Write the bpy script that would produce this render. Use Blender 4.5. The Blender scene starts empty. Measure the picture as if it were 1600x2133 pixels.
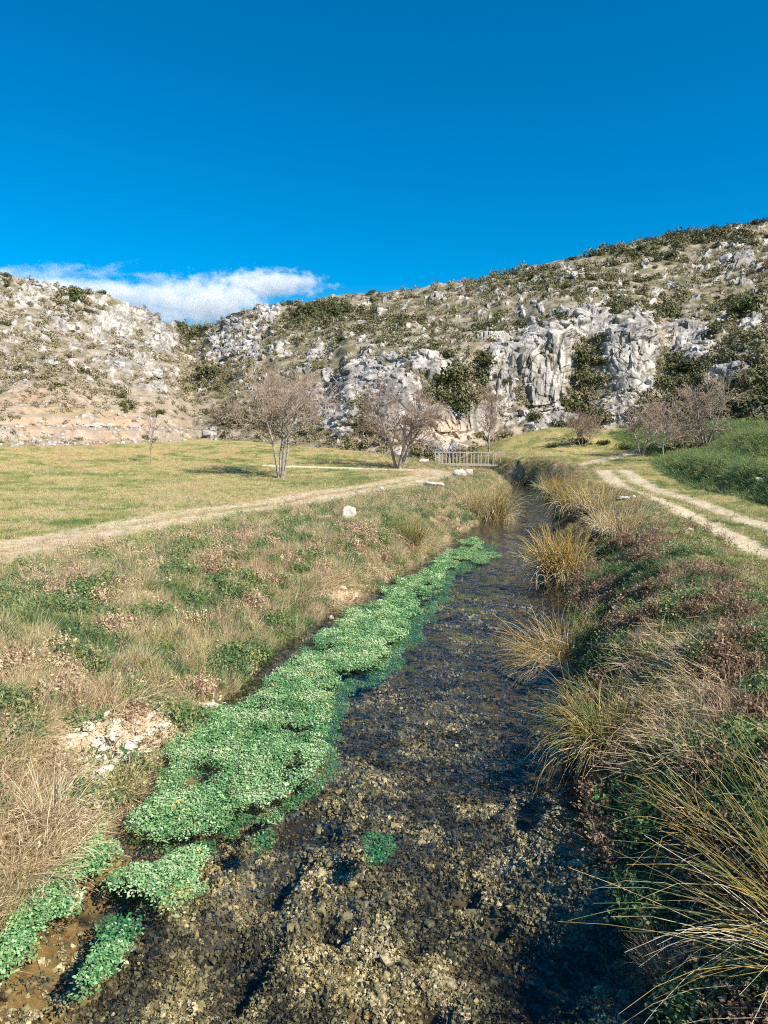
import bpy, math, random
import numpy as np
rnd = random.Random(7)
rng = np.random.default_rng(11)
S = bpy.context.scene
COL = S.collection

# ------------------------------------------------------------------ camera
F, W, Hh = 1500.0, 1600.0, 2133.0
PITCH = math.radians(6.3)
CZ = 2.6
cam = bpy.data.cameras.new("camera")
cam.sensor_fit = 'VERTICAL'; cam.sensor_height = 36; cam.lens = F / Hh * 36
cam.clip_start = 0.05; cam.clip_end = 20000
camo = bpy.data.objects.new("camera", cam); COL.objects.link(camo)
camo.location = (0, 0, CZ); camo.rotation_euler = (math.pi / 2 - PITCH, 0, 0)
S.camera = camo

# ------------------------------------------------------------------ light
SUN_EL, SUN_X, SUN_Y = math.radians(41), 0.80, -0.60
world = bpy.data.worlds.new("World"); S.world = world; world.use_nodes = True
nt = world.node_tree; nt.nodes.clear()
sky = nt.nodes.new('ShaderNodeTexSky'); sky.sky_type = 'NISHITA'; sky.sun_disc = False
sky.sun_elevation = SUN_EL; sky.sun_rotation = math.atan2(SUN_X, SUN_Y)
sky.altitude = 300; sky.air_density = 1.0; sky.dust_density = 0.2; sky.ozone_density = 4.4
hs = nt.nodes.new('ShaderNodeHueSaturation'); hs.inputs['Saturation'].default_value = 1.55
hs.inputs['Hue'].default_value = 0.494
bg = nt.nodes.new('ShaderNodeBackground'); bg.inputs[1].default_value = 0.085
wo = nt.nodes.new('ShaderNodeOutputWorld')
nt.links.new(sky.outputs[0], hs.inputs['Color']); nt.links.new(hs.outputs[0], bg.inputs[0])
nt.links.new(bg.outputs[0], wo.inputs[0])
sl = bpy.data.lights.new("sun", 'SUN'); sl.energy = 4.9; sl.angle = math.radians(0.5); sl.color = (1.0, 0.925, 0.80)
so = bpy.data.objects.new("sun", sl); COL.objects.link(so)
from mathutils import Vector
sv = Vector((SUN_X * math.cos(SUN_EL), SUN_Y * math.cos(SUN_EL), math.sin(SUN_EL)))
so.rotation_euler = sv.to_track_quat('Z', 'Y').to_euler(); so.location = (30, -20, 40)
S.view_settings.view_transform = 'Standard'; S.view_settings.look = 'None'
S.view_settings.gamma = 1; S.view_settings.exposure = 0.84; S.view_settings.use_curve_mapping = False
S.cycles.max_bounces = 8; S.cycles.transparent_max_bounces = 12; S.cycles.diffuse_bounces = 2
S.cycles.volume_bounces = 8; S.cycles.caustics_reflective = False; S.cycles.caustics_refractive = False
S.cycles.use_denoising = False; S.cycles.filter_width = 1.1; S.cycles.adaptive_threshold = .006

# ------------------------------------------------------------------ maths helpers
cp, sp_ = math.cos(PITCH), math.sin(PITCH)
def raydir(px, py):
    px = np.asarray(px, float); py = np.asarray(py, float)
    dx = (px - W / 2) / F; dy = (Hh / 2 - py) / F
    return dx, cp + dy * sp_, -sp_ + dy * cp
def P(px, py, z):
    dx, dy, dz = raydir(px, py); t = (z - CZ) / dz
    return dx * t, dy * t
def proj(x, y, z):
    zz = z - CZ
    d = y * cp - zz * sp_; u = y * sp_ + zz * cp
    d = np.where(d < 0.05, 0.05, d)
    return W / 2 + F * x / d, Hh / 2 - F * u / d
def sstep(a, b, x):
    t = np.clip((x - a) / (b - a), 0, 1); return t * t * (3 - 2 * t)
def hsh(ix, iy, iz, s):
    h = (ix.astype(np.int64) * 374761393 + iy.astype(np.int64) * 668265263 + iz.astype(np.int64) * 2147483647 + s * 974711) & 0xffffffff
    h = ((h ^ (h >> 13)) * 1274126177) & 0xffffffff
    h = ((h ^ (h >> 16)) * 2246822519) & 0xffffffff
    h = h ^ (h >> 15)
    return (h & 0xffffff) / float(0xffffff)
def vn(x, y, z, s=0):
    ix, iy, iz = np.floor(x), np.floor(y), np.floor(z)
    fx, fy, fz = x - ix, y - iy, z - iz
    fx = fx * fx * (3 - 2 * fx); fy = fy * fy * (3 - 2 * fy); fz = fz * fz * (3 - 2 * fz)
    def c(a, b, d): return hsh(ix + a, iy + b, iz + d, s)
    x00 = c(0, 0, 0) * (1 - fx) + c(1, 0, 0) * fx; x10 = c(0, 1, 0) * (1 - fx) + c(1, 1, 0) * fx
    x01 = c(0, 0, 1) * (1 - fx) + c(1, 0, 1) * fx; x11 = c(0, 1, 1) * (1 - fx) + c(1, 1, 1) * fx
    return (x00 * (1 - fy) + x10 * fy) * (1 - fz) + (x01 * (1 - fy) + x11 * fy) * fz
def fbm(x, y, z, o=4, s=0):
    t = 0; a = 0.5; n = 0
    for k in range(o):
        t = t + a * vn(x, y, z, s + k); n += a; a *= .5
        x = x * 2.03 + 5.1; y = y * 2.03 + 1.7; z = z * 2.03 + 3.3
    return t / n
def fbm2(x, y, o=4, s=0): return fbm(x, y, np.zeros_like(x) + .37, o, s)
def worley(x, y, z, s=0, three=True):
    ix, iy, iz = np.floor(x), np.floor(y), np.floor(z)
    f1 = np.full(x.shape, 9.); f2 = np.full(x.shape, 9.); cid = np.zeros(x.shape); tl = np.zeros(x.shape)
    for a in (-1, 0, 1):
        for b in (-1, 0, 1):
            for c in ((-1, 0, 1) if three else (0,)):
                jx, jy, jz = ix + a, iy + b, iz + c
                dx = jx + hsh(jx, jy, jz, s) - x; dy = jy + hsh(jx, jy, jz, s + 1) - y
                dz = (jz + hsh(jx, jy, jz, s + 2) - z) if three else 0
                d = dx * dx + dy * dy + dz * dz
                m = d < f1
                f2 = np.where(m, f1, np.minimum(f2, d)); 
                cid = np.where(m, hsh(jx, jy, jz, s + 3), cid); f1 = np.where(m, d, f1)
                if three: tl = np.where(m, dx * (hsh(jx, jy, jz, s + 4) - .5) + dy * (hsh(jx, jy, jz, s + 5) - .5) + dz * (hsh(jx, jy, jz, s + 6) - .35), tl)
    if three: return np.sqrt(f1), np.sqrt(f2), cid, tl * 2
    return np.sqrt(f1), np.sqrt(f2), cid
def inpoly(px, py, poly):
    r = np.zeros(np.shape(px), bool); n = len(poly)
    for i in range(n):
        x1, y1 = poly[i]; x2, y2 = poly[(i + 1) % n]
        if y1 == y2: continue
        c = ((y1 > py) != (y2 > py)) & (px < (x2 - x1) * (py - y1) / (y2 - y1) + x1)
        r ^= c
    return r

# ------------------------------------------------------------------ mesh / object helpers
def mesh(name, V, Fc, smooth=True, cols=None, attrs=None):
    m = bpy.data.meshes.new(name)
    V = np.ascontiguousarray(V, np.float32); 
    if isinstance(Fc, np.ndarray): Fc = [Fc]
    Fc = [np.asarray(f, np.int32) for f in Fc if len(f)]
    m.vertices.add(len(V)); m.vertices.foreach_set('co', V.ravel())
    if Fc:
        idx = np.concatenate([f.ravel() for f in Fc]); n = np.concatenate([np.full(len(f), f.shape[1], np.int32) for f in Fc])
        st = np.concatenate([[0], np.cumsum(n)[:-1]]).astype(np.int32)
        m.loops.add(len(idx)); m.loops.foreach_set('vertex_index', idx)
        m.polygons.add(len(n)); m.polygons.foreach_set('loop_start', st); m.polygons.foreach_set('loop_total', n)
        m.polygons.foreach_set('use_smooth', np.full(len(n), smooth))
    m.update(calc_edges=True)
    if cols is not None:
        c = np.ones((len(V), 4), np.float32); c[:, :3] = cols
        a = m.color_attributes.new('col', 'FLOAT_COLOR', 'POINT'); a.data.foreach_set('color', c.ravel())
    for k, v in (attrs or {}).items():
        v = np.asarray(v)
        if v.ndim == 2: a = m.attributes.new(k, 'FLOAT_VECTOR', 'POINT'); a.data.foreach_set('vector', v.astype(np.float32).ravel())
        elif v.dtype.kind == 'i': a = m.attributes.new(k, 'INT', 'POINT'); a.data.foreach_set('value', v.astype(np.int32))
        else: a = m.attributes.new(k, 'FLOAT', 'POINT'); a.data.foreach_set('value', v.astype(np.float32))
    return m
def obj(name, m, mat=None, parent=None, label=None, cat=None, group=None, kind=None, loc=None, link=True):
    o = bpy.data.objects.new(name, m)
    if link: COL.objects.link(o)
    if mat is not None and m is not None and not m.materials: m.materials.append(mat)
    if parent: o.parent = parent
    if loc is not None: o.location = loc
    if label: o['label'] = label
    if cat: o['category'] = cat
    if group: o['group'] = group
    if kind: o['kind'] = kind
    return o
def strands(C, R, sides=3, flat=None, tint=None):
    """C (N,S,3) centre lines, R (N,S) radii; flat -> ribbons"""
    N, K, _ = C.shape
    T = np.gradient(C, axis=1); T /= np.linalg.norm(T, axis=2, keepdims=True) + 1e-9
    ref = rng.normal(size=(N, 1, 3)); A = np.cross(T, ref); A /= np.linalg.norm(A, axis=2, keepdims=True) + 1e-9
    if flat:
        V = np.stack([C - A * R[..., None], C + A * R[..., None]], 2).reshape(-1, 3)
        base = (np.arange(N)[:, None] * K + np.arange(K - 1)[None]) * 2; base = base.ravel()
        Fc = np.stack([base, base + 1, base + 3, base + 2], 1); per = K * 2
    else:
        B = np.cross(T, A)
        rings = [C + (A * math.cos(2 * math.pi * k / sides) + B * math.sin(2 * math.pi * k / sides)) * R[..., None] for k in range(sides)]
        V = np.stack(rings, 2).reshape(-1, 3)
        base = ((np.arange(N)[:, None] * K + np.arange(K - 1)[None]) * sides).ravel()
        Fc = np.concatenate([np.stack([base + k, base + (k + 1) % sides, base + sides + (k + 1) % sides, base + sides + k], 1) for k in range(sides)])
        per = K * sides
    t = None if tint is None else np.repeat(tint, per)
    return V, Fc, t

# ------------------------------------------------------------------ materials
def newmat(name):
    m = bpy.data.materials.new(name); m.use_nodes = True
    n = m.node_tree; b = n.nodes['Principled BSDF']; b.inputs['Roughness'].default_value = .9
    b.inputs['Specular IOR Level'].default_value = .2
    return m, n, b
def mixrgb(n, fac, a, b, mode='MIX'):
    x = n.nodes.new('ShaderNodeMix'); x.data_type = 'RGBA'; x.blend_type = mode
    for s, v in ((0, fac), (6, a), (7, b)):
        if hasattr(v, 'links') or isinstance(v, bpy.types.NodeSocket): n.links.new(v, x.inputs[s])
        else: x.inputs[s].default_value = v if s == 0 else (*v, 1)
    return x.outputs[2]
def noise(n, scale, detail=4, rough=.6, vec=None, dim='3D'):
    t = n.nodes.new('ShaderNodeTexNoise'); t.inputs['Scale'].default_value = scale
    t.inputs['Detail'].default_value = detail; t.inputs['Roughness'].default_value = rough
    if vec is not None: n.links.new(vec, t.inputs['Vector'])
    return t.outputs['Fac']
def ramp(n, fac, stops):
    r = n.nodes.new('ShaderNodeValToRGB'); n.links.new(fac, r.inputs[0])
    e = r.color_ramp.elements
    while len(e) < len(stops): e.new(.5)
    for el, (p, c) in zip(e, stops):
        el.position = p; el.color = (*c, 1) if len(c) == 3 else c
    return r.outputs[0]
def bump(n, b, h, strength, dist):
    k = n.nodes.new('ShaderNodeBump'); k.inputs['Strength'].default_value = strength; k.inputs['Distance'].default_value = dist
    n.links.new(h, k.inputs['Height']); n.links.new(k.outputs[0], b.inputs['Normal'])
def g3(v): return (v, v, v)
def terrain_mat(name, nscale, lo, hi, bscale, bdist, spec=.15):
    m, n, b = newmat(name)
    pos = n.nodes.new('ShaderNodeNewGeometry').outputs['Position']
    a = n.nodes.new('ShaderNodeAttribute'); a.attribute_name = 'col'
    f = ramp(n, noise(n, nscale, 6, .7, pos), [(.28, g3(lo)), (.72, g3(hi))])
    c = mixrgb(n, 1.0, a.outputs['Color'], f, 'MULTIPLY')
    n.links.new(c, b.inputs['Base Color']); b.inputs['Specular IOR Level'].default_value = spec
    bump(n, b, noise(n, bscale, 7, .7, pos), 1.0, bdist)
    return m
M_ground = terrain_mat('ground', 14, .6, 1.4, 9, .05)
M_hill = terrain_mat('limestone_hill', 1.6, .7, 1.25, 2.2, .16)
def ramp_mat(name, stops, inst=True, rough=.75, spec=.25, jit=.25, transl=0.0, off=0.0):
    m, n, b = newmat(name)
    a = n.nodes.new('ShaderNodeAttribute'); a.attribute_name = 'tint'; a.attribute_type = 'INSTANCER' if inst else 'GEOMETRY'
    oi = n.nodes.new('ShaderNodeObjectInfo')
    ma = n.nodes.new('ShaderNodeMath'); ma.operation = 'MULTIPLY_ADD'; ma.inputs[1].default_value = jit; 
    n.links.new(oi.outputs['Random'], ma.inputs[0]); n.links.new(a.outputs['Fac'], ma.inputs[2])
    of = n.nodes.new('ShaderNodeMath'); of.operation = 'SUBTRACT'; n.links.new(ma.outputs[0], of.inputs[0]); of.inputs[1].default_value = off
    c = ramp(n, of.outputs[0], stops)
    pos = n.nodes.new('ShaderNodeNewGeometry').outputs['Position']
    f = ramp(n, noise(n, 30, 2, .6, pos), [(.3, g3(.7)), (.7, g3(1.3))])
    c = mixrgb(n, 1.0, c, f, 'MULTIPLY')
    n.links.new(c, b.inputs['Base Color']); b.inputs['Roughness'].default_value = rough; b.inputs['Specular IOR Level'].default_value = spec
    if transl > 0:
        t = n.nodes.new('ShaderNodeBsdfTranslucent'); n.links.new(c, t.inputs[0])
        mx = n.nodes.new('ShaderNodeMixShader'); mx.inputs[0].default_value = transl
        n.links.new(b.outputs[0], mx.inputs[1]); n.links.new(t.outputs[0], mx.inputs[2])
        n.links.new(mx.outputs[0], n.nodes['Material Output'].inputs[0])
    return m
GRASS = [(0.0, (.085, .18, .075)), (.2, (.21, .29, .11)), (.4, (.40, .38, .13)), (.6, (.70, .57, .37)), (.8, (.50, .34, .22)), (1.0, (.17, .11, .075))]
M_grass = ramp_mat('meadow_grass', GRASS, transl=.32, off=.10)
M_rush = ramp_mat('rush_stem', [(0, (.07, .12, .03)), (.25, (.17, .19, .06)), (.5, (.44, .27, .055)), (.75, (.56, .42, .22)), (1, (.66, .56, .38))], inst=False, jit=0, rough=.5)
M_shrub = ramp_mat('evergreen_leaf', [(0, (.055, .066, .026)), (.35, (.125, .125, .055)), (.65, (.22, .195, .10)), (1, (.34, .28, .18))], jit=.3)
M_shrub_o = ramp_mat('shrub_leaf', [(0, (.05, .062, .020)), (.35, (.10, .105, .034)), (.65, (.18, .15, .06)), (1, (.27, .20, .10))], inst=False, jit=.35)
M_cress = ramp_mat('watercress_leaf', [(0, (.04, .20, .07)), (.3, (.12, .29, .10)), (.6, (.31, .49, .21)), (.85, (.56, .67, .40)), (1, (.62, .46, .16))], jit=.3, rough=.4, spec=.5, transl=.2)
M_cress_o = ramp_mat('watercress_leaf_clump', [(0, (.04, .20, .07)), (.3, (.12, .29, .10)), (.6, (.31, .49, .21)), (.85, (.56, .67, .40)), (1, (.62, .46, .16))], inst=False, jit=0, rough=.4, spec=.5, transl=.2)
M_broad = ramp_mat('broad_leaf', [(0, (.02, .08, .02)), (.5, (.07, .2, .05)), (1, (.3, .3, .05))], inst=False, jit=0, rough=.5, transl=.2)
def bark_mat(name, c1, c2, sc):
    m, n, b = newmat(name)
    pos = n.nodes.new('ShaderNodeNewGeometry').outputs['Position']
    c = ramp(n, noise(n, sc, 5, .6, pos), [(.35, c1), (.65, c2)])
    n.links.new(c, b.inputs['Base Color']); bump(n, b, noise(n, sc * 3, 4, .6, pos), .6, .02)
    return m
M_bark = bark_mat('grey_bark', (.16, .13, .11), (.42, .37, .33), 7)
M_twig = bark_mat('reddish_twig', (.34, .245, .18), (.52, .40, .31), 3)
M_twig2 = bark_mat('brown_twig', (.23, .16, .115), (.40, .295, .22), 3)
M_stone = bark_mat('pale_stone', (.50, .43, .34), (.72, .66, .56), 9)
M_boulder = bark_mat('grey_boulder', (.27, .255, .24), (.50, .47, .44), 1.5)
M_rail = bark_mat('weathered_wood', (.38, .32, .25), (.62, .55, .45), 12)
M_peb = ramp_mat('streambed_pebble', [(0, (.010, .010, .008)), (.3, (.05, .043, .025)), (.55, (.16, .145, .085)), (.8, (.33, .265, .12)), (1, (.55, .47, .30))], jit=.4, rough=.7)

# ------------------------------------------------------------------ hill profile table (pixel column -> (pixel row, horizontal distance))
HC = {
 -3600: [(960, 70), (800, 110), (500, 190)],
 -1500: [(950, 52), (880, 62), (760, 90), (430, 160)],
 -500: [(940, 50), (900, 56), (870, 62), (770, 82), (500, 140)],
 0: [(932, 52), (905, 56), (865, 62), (770, 82), (680, 102), (567, 140)],
 120: [(932, 54), (905, 58), (865, 64), (780, 84), (690, 108), (602, 145)],
 210: [(930, 55), (905, 60), (865, 66), (790, 88), (710, 115), (618, 150)],
 290: [(925, 57), (900, 62), (860, 69), (790, 92), (715, 122), (640, 158)],
 350: [(922, 60), (895, 66), (855, 76), (780, 104), (720, 140), (668, 180)],
 400: [(918, 63), (890, 72), (850, 86), (770, 125), (715, 175), (686, 215)],
 450: [(918, 63), (890, 70), (850, 82), (780, 115), (715, 150), (675, 185)],
 510: [(920, 63), (885, 70), (850, 78), (780, 102), (710, 135), (646, 165)],
 600: [(930, 61), (885, 68), (820, 80), (760, 98), (700, 125), (632, 158)],
 680: [(935, 60), (905, 63), (860, 66), (800, 76), (730, 100), (623, 150)],
 730: [(940, 59), (910, 61), (840, 65), (775, 72), (710, 98), (617, 150)],
 860: [(960, 58), (900, 60), (800, 64), (745, 69), (705, 88), (602, 150)],
 960: [(955, 60), (900, 63), (800, 65.5), (735, 69), (700, 86), (586, 148)],
 1060: [(925, 64), (870, 67), (740, 71), (700, 78), (665, 92), (567, 142)],
 1150: [(905, 67), (860, 70), (700, 74.5), (660, 81), (630, 95), (551, 138)],
 1220: [(900, 70), (850, 73), (700, 79), (650, 84), (615, 98), (532, 138)],
 1310: [(895, 71), (840, 73), (690, 78), (650, 86), (600, 103), (507, 138)],
 1400: [(890, 69), (820, 75), (700, 85), (640, 97), (560, 118), (491, 140)],
 1500: [(890, 66), (830, 71), (700, 84), (600, 106), (475, 142)],
 1600: [(890, 63), (850, 67), (700, 82), (600, 104), (463, 142)],
 2100: [(880, 58), (700, 82), (400, 142)],
 3300: [(880, 52), (600, 90), (300, 140)],
 5600: [(900, 60), (600, 110), (300, 170)],
}
HK = sorted(HC); TS = np.linspace(0, 1, 41)
HPY = np.array([[HC[k][0][0] + (HC[k][-1][0] - HC[k][0][0]) * t for t in TS] for k in HK])
HR = np.array([np.interp(HPY[i][::-1], [q[0] for q in HC[k]][::-1], [q[1] for q in HC[k]][::-1])[::-1] for i, k in enumerate(HK)])
def hilltab(px, t):
    """nominal py and distance at pixel column px and height fraction t"""
    i = np.interp(px, HK, np.arange(len(HK))); i0 = np.clip(np.floor(i).astype(int), 0, len(HK) - 2); f = i - i0
    f2 = np.where((px > -100) & (px < 1700), f * f * (3 - 2 * f) * .5 + f * .5, f)
    j = np.clip(t, 0, 1) * 40; j0 = np.clip(np.floor(j).astype(int), 0, 39); g = j - j0
    def s(T): return (T[i0, j0] * (1 - g) + T[i0, j0 + 1] * g) * (1 - f2) + (T[i0 + 1, j0] * (1 - g) + T[i0 + 1, j0 + 1] * g) * f2
    return s(HPY), s(HR)
bx = np.linspace(-3600, 5600, 1500); bpy_, br = hilltab(bx, np.zeros_like(bx))
d_ = raydir(bx, bpy_); hn = np.hypot(d_[0], d_[1])
BAZ = np.arctan2(d_[0], d_[1]); BR = br; BZ = CZ + br * d_[2] / hn

# ------------------------------------------------------------------ stream and ground height
WZ = -0.75
LE = [(-120, 2133), (-60, 2050), (20, 1930), (100, 1830), (170, 1740), (230, 1680), (340, 1580), (440, 1480), (520, 1400), (590, 1340), (680, 1285), (790, 1225), (880, 1165), (960, 1115), (1030, 1070), (1062, 1040), (1068, 1012)]
RE = [(1400, 2133), (1345, 2000), (1285, 1830), (1235, 1700), (1205, 1580), (1195, 1450), (1200, 1340), (1190, 1260), (1176, 1190), (1160, 1120), (1150, 1070), (1140, 1035), (1132, 1012)]
lx, ly = P(*zip(*LE), WZ); rx, ry = P(*zip(*RE), WZ)
lx = np.concatenate([[-2.6, -2.4], lx]); ly = np.concatenate([[-60, 0], ly]); rx = np.concatenate([[2.6, 2.3], rx]); ry = np.concatenate([[-60, 0], ry])
BEND = [(9.2, 43.5), (8.2, 45.9), (6.7, 48.6), (6.0, 53.0), (3.6, 60.0), (2.2, 66.0)]
def stream_d(x, y):
    """signed distance-like value: <0 in the channel; side>0 right bank"""
    xl = np.interp(y, ly, lx) ; xr = np.interp(y, ry, rx)
    w = .12 * (vn(y * 1.3, x * 0, x * 0, 5) - .5) + .16 * (vn(y * .5, x * 0, x * 0, 6) - .5)
    d = np.maximum(xl + w - x, x - xr + w)
    d = np.where(y > 44.5, np.hypot(d.clip(0), y - 44.5), d)
    db = np.full(np.shape(x), 99.)
    for (x1, y1), (x2, y2) in zip(BEND[:-1], BEND[1:]):
        t = np.clip(((x - x1) * (x2 - x1) + (y - y1) * (y2 - y1)) / ((x2 - x1) ** 2 + (y2 - y1) ** 2), 0, 1)
        db = np.minimum(db, np.hypot(x - x1 - t * (x2 - x1), y - y1 - t * (y2 - y1)))
    db = db - 1.05
    side = x > (xl + xr) / 2
    return np.minimum(d, db), side
TRL = P(*zip(*[(1620, 1180), (1600, 1168), (1500, 1120), (1420, 1080), (1335, 1033), (1290, 1010), (1255, 992)]), .15)
TRR = P(*zip(*[(1700, 1140), (1600, 1100), (1500, 1066), (1400, 1030), (1345, 1008), (1300, 993)]), .15)
def polyd(x, y, pts, ext=True):
    d = np.full(np.shape(x), 99.)
    X, Y = pts
    for x1, y1, x2, y2 in zip(X[:-1], Y[:-1], X[1:], Y[1:]):
        t = np.clip(((x - x1) * (x2 - x1) + (y - y1) * (y2 - y1)) / ((x2 - x1) ** 2 + (y2 - y1) ** 2 + 1e-9), 0, 1)
        d = np.minimum(d, np.hypot(x - x1 - t * (x2 - x1), y - y1 - t * (y2 - y1)))
    return d
BERM_Y = np.array([-60, 5, 17, 23, 30, 37, 42, 46]); BERM_X = np.array([9.5, 11.0, 12.0, 13.0, 14.0, 14.9, 15.8, 17.5])
BERM_H = np.array([1.1, 1.1, 1.15, 1.2, 1.15, .9, .5, 0.1])
HOLES = []
for _px, _py, _a, _b in ((500, 1950, 75, 60), (575, 1790, 55, 50), (640, 1705, 90, 30), (1150, 1985, 150, 50), (1265, 1760, 50, 100), (960, 1840, 45, 28), (880, 2080, 45, 25), (330, 1700, 50, 30), (760, 2110, 40, 25), (1090, 1700, 25, 20), (700, 1900, 25, 20), (1130, 1395, 70, 30), (1050, 1900, 35, 22)):
    _x, _y = P(_px, _py, WZ - .3); _d = math.hypot(_x, _y, 3.6) / F; HOLES.append((_x, _y, _a * _d, _b * _d * math.hypot(_y, 3.6) / 3.6))
def H(x, y, fine=True):
    r = np.hypot(x, y); az = np.arctan2(x, y)
    rb = np.interp(az, BAZ, BR); zb = np.interp(az, BAZ, BZ)
    z = zb * sstep(36, 1, 0 * r) if False else zb * np.clip((r - 36) / (rb - 36), 0, 1) ** 1.25
    z = z + .18 * (fbm2(x * .12, y * .12, 3, 20) - .5) * 2 * sstep(8, 20, r)
    d, side = stream_d(x, y)
    # berm right of the track
    bxx = np.interp(y, BERM_Y, BERM_X); bh = np.interp(y, BERM_Y, BERM_H); s = x - bxx + .7 * (fbm2(x * .4, y * .4, 3, 31) - .5)
    bump_ = bh * sstep(-.2, 1.5, s) * (1 + .25 * (fbm2(x * .6, y * .6, 3, 33) - .5))
    up = 1.0 * sstep(2.6, 5.2, s + .8 * (fbm2(x * .3, y * .3, 2, 35) - .5)) * sstep(17, 27, y) * (1 - sstep(44, 56, y))
    z = z + bump_ + up
    # grassy mound in the middle distance
    for mx, my, sx, sy, h in ((15.5, 58, 4.0, 3.2, 1.0), (20, 55, 3.0, 3, .7), (11.5, 61, 3.5, 3, .7), (24, 52, 2.5, 5, .8)):
        z = z + h * np.exp(-((x - mx) / sx) ** 2 - ((y - my) / sy) ** 2)
    z = z + .1
    # right bank lip
    lip = .22 * np.exp(-((d - 2.3) / 1.6) ** 2) * side * (1 - sstep(24, 36, r)) * (y < 46)
    z = z + lip
    wl = np.where(side, 2.3 + .2 * sstep(5, 12, r) - 1.1 * sstep(22, 36, y), 3.2 - 1.7 * sstep(9, 24, r))
    k = np.clip(d / wl, 0, 1)
    prof = np.where(side, 1 - (1 - k) ** (1.35 + .65 * sstep(6, 11, r)), 1 - (1 - k) ** 1.5)
    bank = WZ - .05 + (z - WZ + .05) * prof
    hl = _hole(x, y); bed = WZ - .06 - .36 * sstep(0, .9, -d) - .24 * hl
    z = np.where(d > 0, bank, bed)
    if fine:
        nb = fbm2(x * 1.1, y * 1.1, 4, 41) - .5
        z = z + nb * np.where(d > 0, np.clip(d, 0, .6) * .5 * np.exp(-d / 3.5) + .035, .10)
        z = z + side * (d > 0) * .75 * (fbm2(x * .8, y * .8, 3, 43) - .42) * sstep(.1, .9, d) * sstep(4.5, 2.0, d) * (1 - sstep(26, 38, y))
    z = z + (fbm2(x * 6, y * 6, 3, 47) - .5) * np.where(d > 0, .05, .10)
    return z
def _hole(x, y):
    m = 0
    wx_, wy_ = x + .35 * (fbm2(x * 3, y * 3, 3, 51) - .5), y + .5 * (fbm2(x * 3, y * 3, 3, 53) - .5)
    for hx, hy, a, b in HOLES: m = np.maximum(m, np.exp(-(((wx_ - hx) / a) ** 2 + ((wy_ - hy) / b) ** 2) ** 1.5))
    return m
def hit(px, py):
    """first ground point seen through a pixel of the photograph"""
    dx, dy, dz = [float(v) for v in raydir(px, py)]
    ts = np.concatenate([np.linspace(1.5, 15, 700), np.linspace(15, 75, 1500)])
    z = H(dx * ts, dy * ts); g = CZ + dz * ts < z
    k = int(np.argmax(g)) if g.any() else len(ts) - 1
    return dx * ts[k], dy * ts[k], float(z[k])

# ------------------------------------------------------------------ ground mesh
azd = np.radians(np.linspace(-37, 37, 760)); azc = np.radians(np.linspace(37, 323, 90)[1:-1])
AZ = np.concatenate([azd, azc]); AZ = (AZ + math.pi) % (2 * math.pi) - math.pi
t = np.linspace(0, 1, 470)
rows = 1 / (1 / 1.6 + (1 / 78. - 1 / 1.6) * t)             # even in screen height
rows = np.sort(np.concatenate([rows, np.linspace(22, 76, 110)]))
rows = rows / rows[-1]
rbm = np.interp(AZ, BAZ, BR, left=300, right=300); rbm = np.where(np.abs(AZ) > math.radians(66), 300, rbm)
RR = 1.3 + (rbm[None] * 1.02 - 1.3) * ((rows - rows[0]) / (1 - rows[0]))[:, None]
GX = RR * np.sin(AZ)[None]; GY = RR * np.cos(AZ)[None]
GZ = H(GX, GY)
nr, nc = GX.shape
def lerp(a, b, t): return a + (np.asarray(b) - a) * t[..., None]
def C3(*c): return np.array(c, float)
def seg_mask(px, py, pts, half, soft):
    X = [p[0] for p in pts]; Y = [p[1] for p in pts]
    return None
LT1 = [(-150, 1165), (0, 1138), (200, 1100), (400, 1066), (600, 1037), (760, 1012), (850, 997), (890, 988), (880, 981), (840, 977)]
LT2 = [(-150, 1190), (0, 1163), (200, 1118), (400, 1083), (600, 1052), (760, 1025), (880, 1004), (920, 992), (915, 984), (880, 978)]
SP = [(560, 970), (640, 973), (740, 976), (850, 979)]
def gpath(pts, z=0.12): return P(*zip(*pts), z)
RAMP = [(1210, 968), (1255, 958), (1300, 948), (1330, 938)]
w_rp = np.array([hit(*p)[:2] for p in RAMP]).T
w_lt1, w_lt2, w_sp = [np.array([hit(*p)[:2] for p in q]).T for q in (LT1, LT2, SP)]
def ground_masks(x, y):
    d, side = stream_d(x, y)
    n1 = fbm2(x * .9, y * .9, 4, 61); n2 = fbm2(x * 3.1, y * 3.1, 4, 63); n3 = fbm2(x * .25, y * .25, 3, 65)
    wob = .5 * (n2 - .5)
    path = 1 - sstep(.28, .62, polyd(x, y, TRL) + 1.5 * wob); path = np.maximum(path, 1 - sstep(.26, .58, polyd(x, y, TRR) + 1.5 * wob))
    lt = np.maximum(1 - sstep(.35, .75, polyd(x, y, w_lt1) + wob), 1 - sstep(.35, .8, polyd(x, y, w_lt2) + wob))
    lw = 1 - sstep(.8, 2.2, polyd(x, y, (w_lt1 + w_lt2) / 2) + wob * 1.6)
    sp = 1 - sstep(.35, .6, polyd(x, y, w_sp) + wob * .7)
    sp = np.maximum(sp, .7 * (1 - sstep(.25, .6, polyd(x, y, w_rp) + wob * .7)))
    return d, side, n1, n2, n3, path, lt, lw, sp
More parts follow.
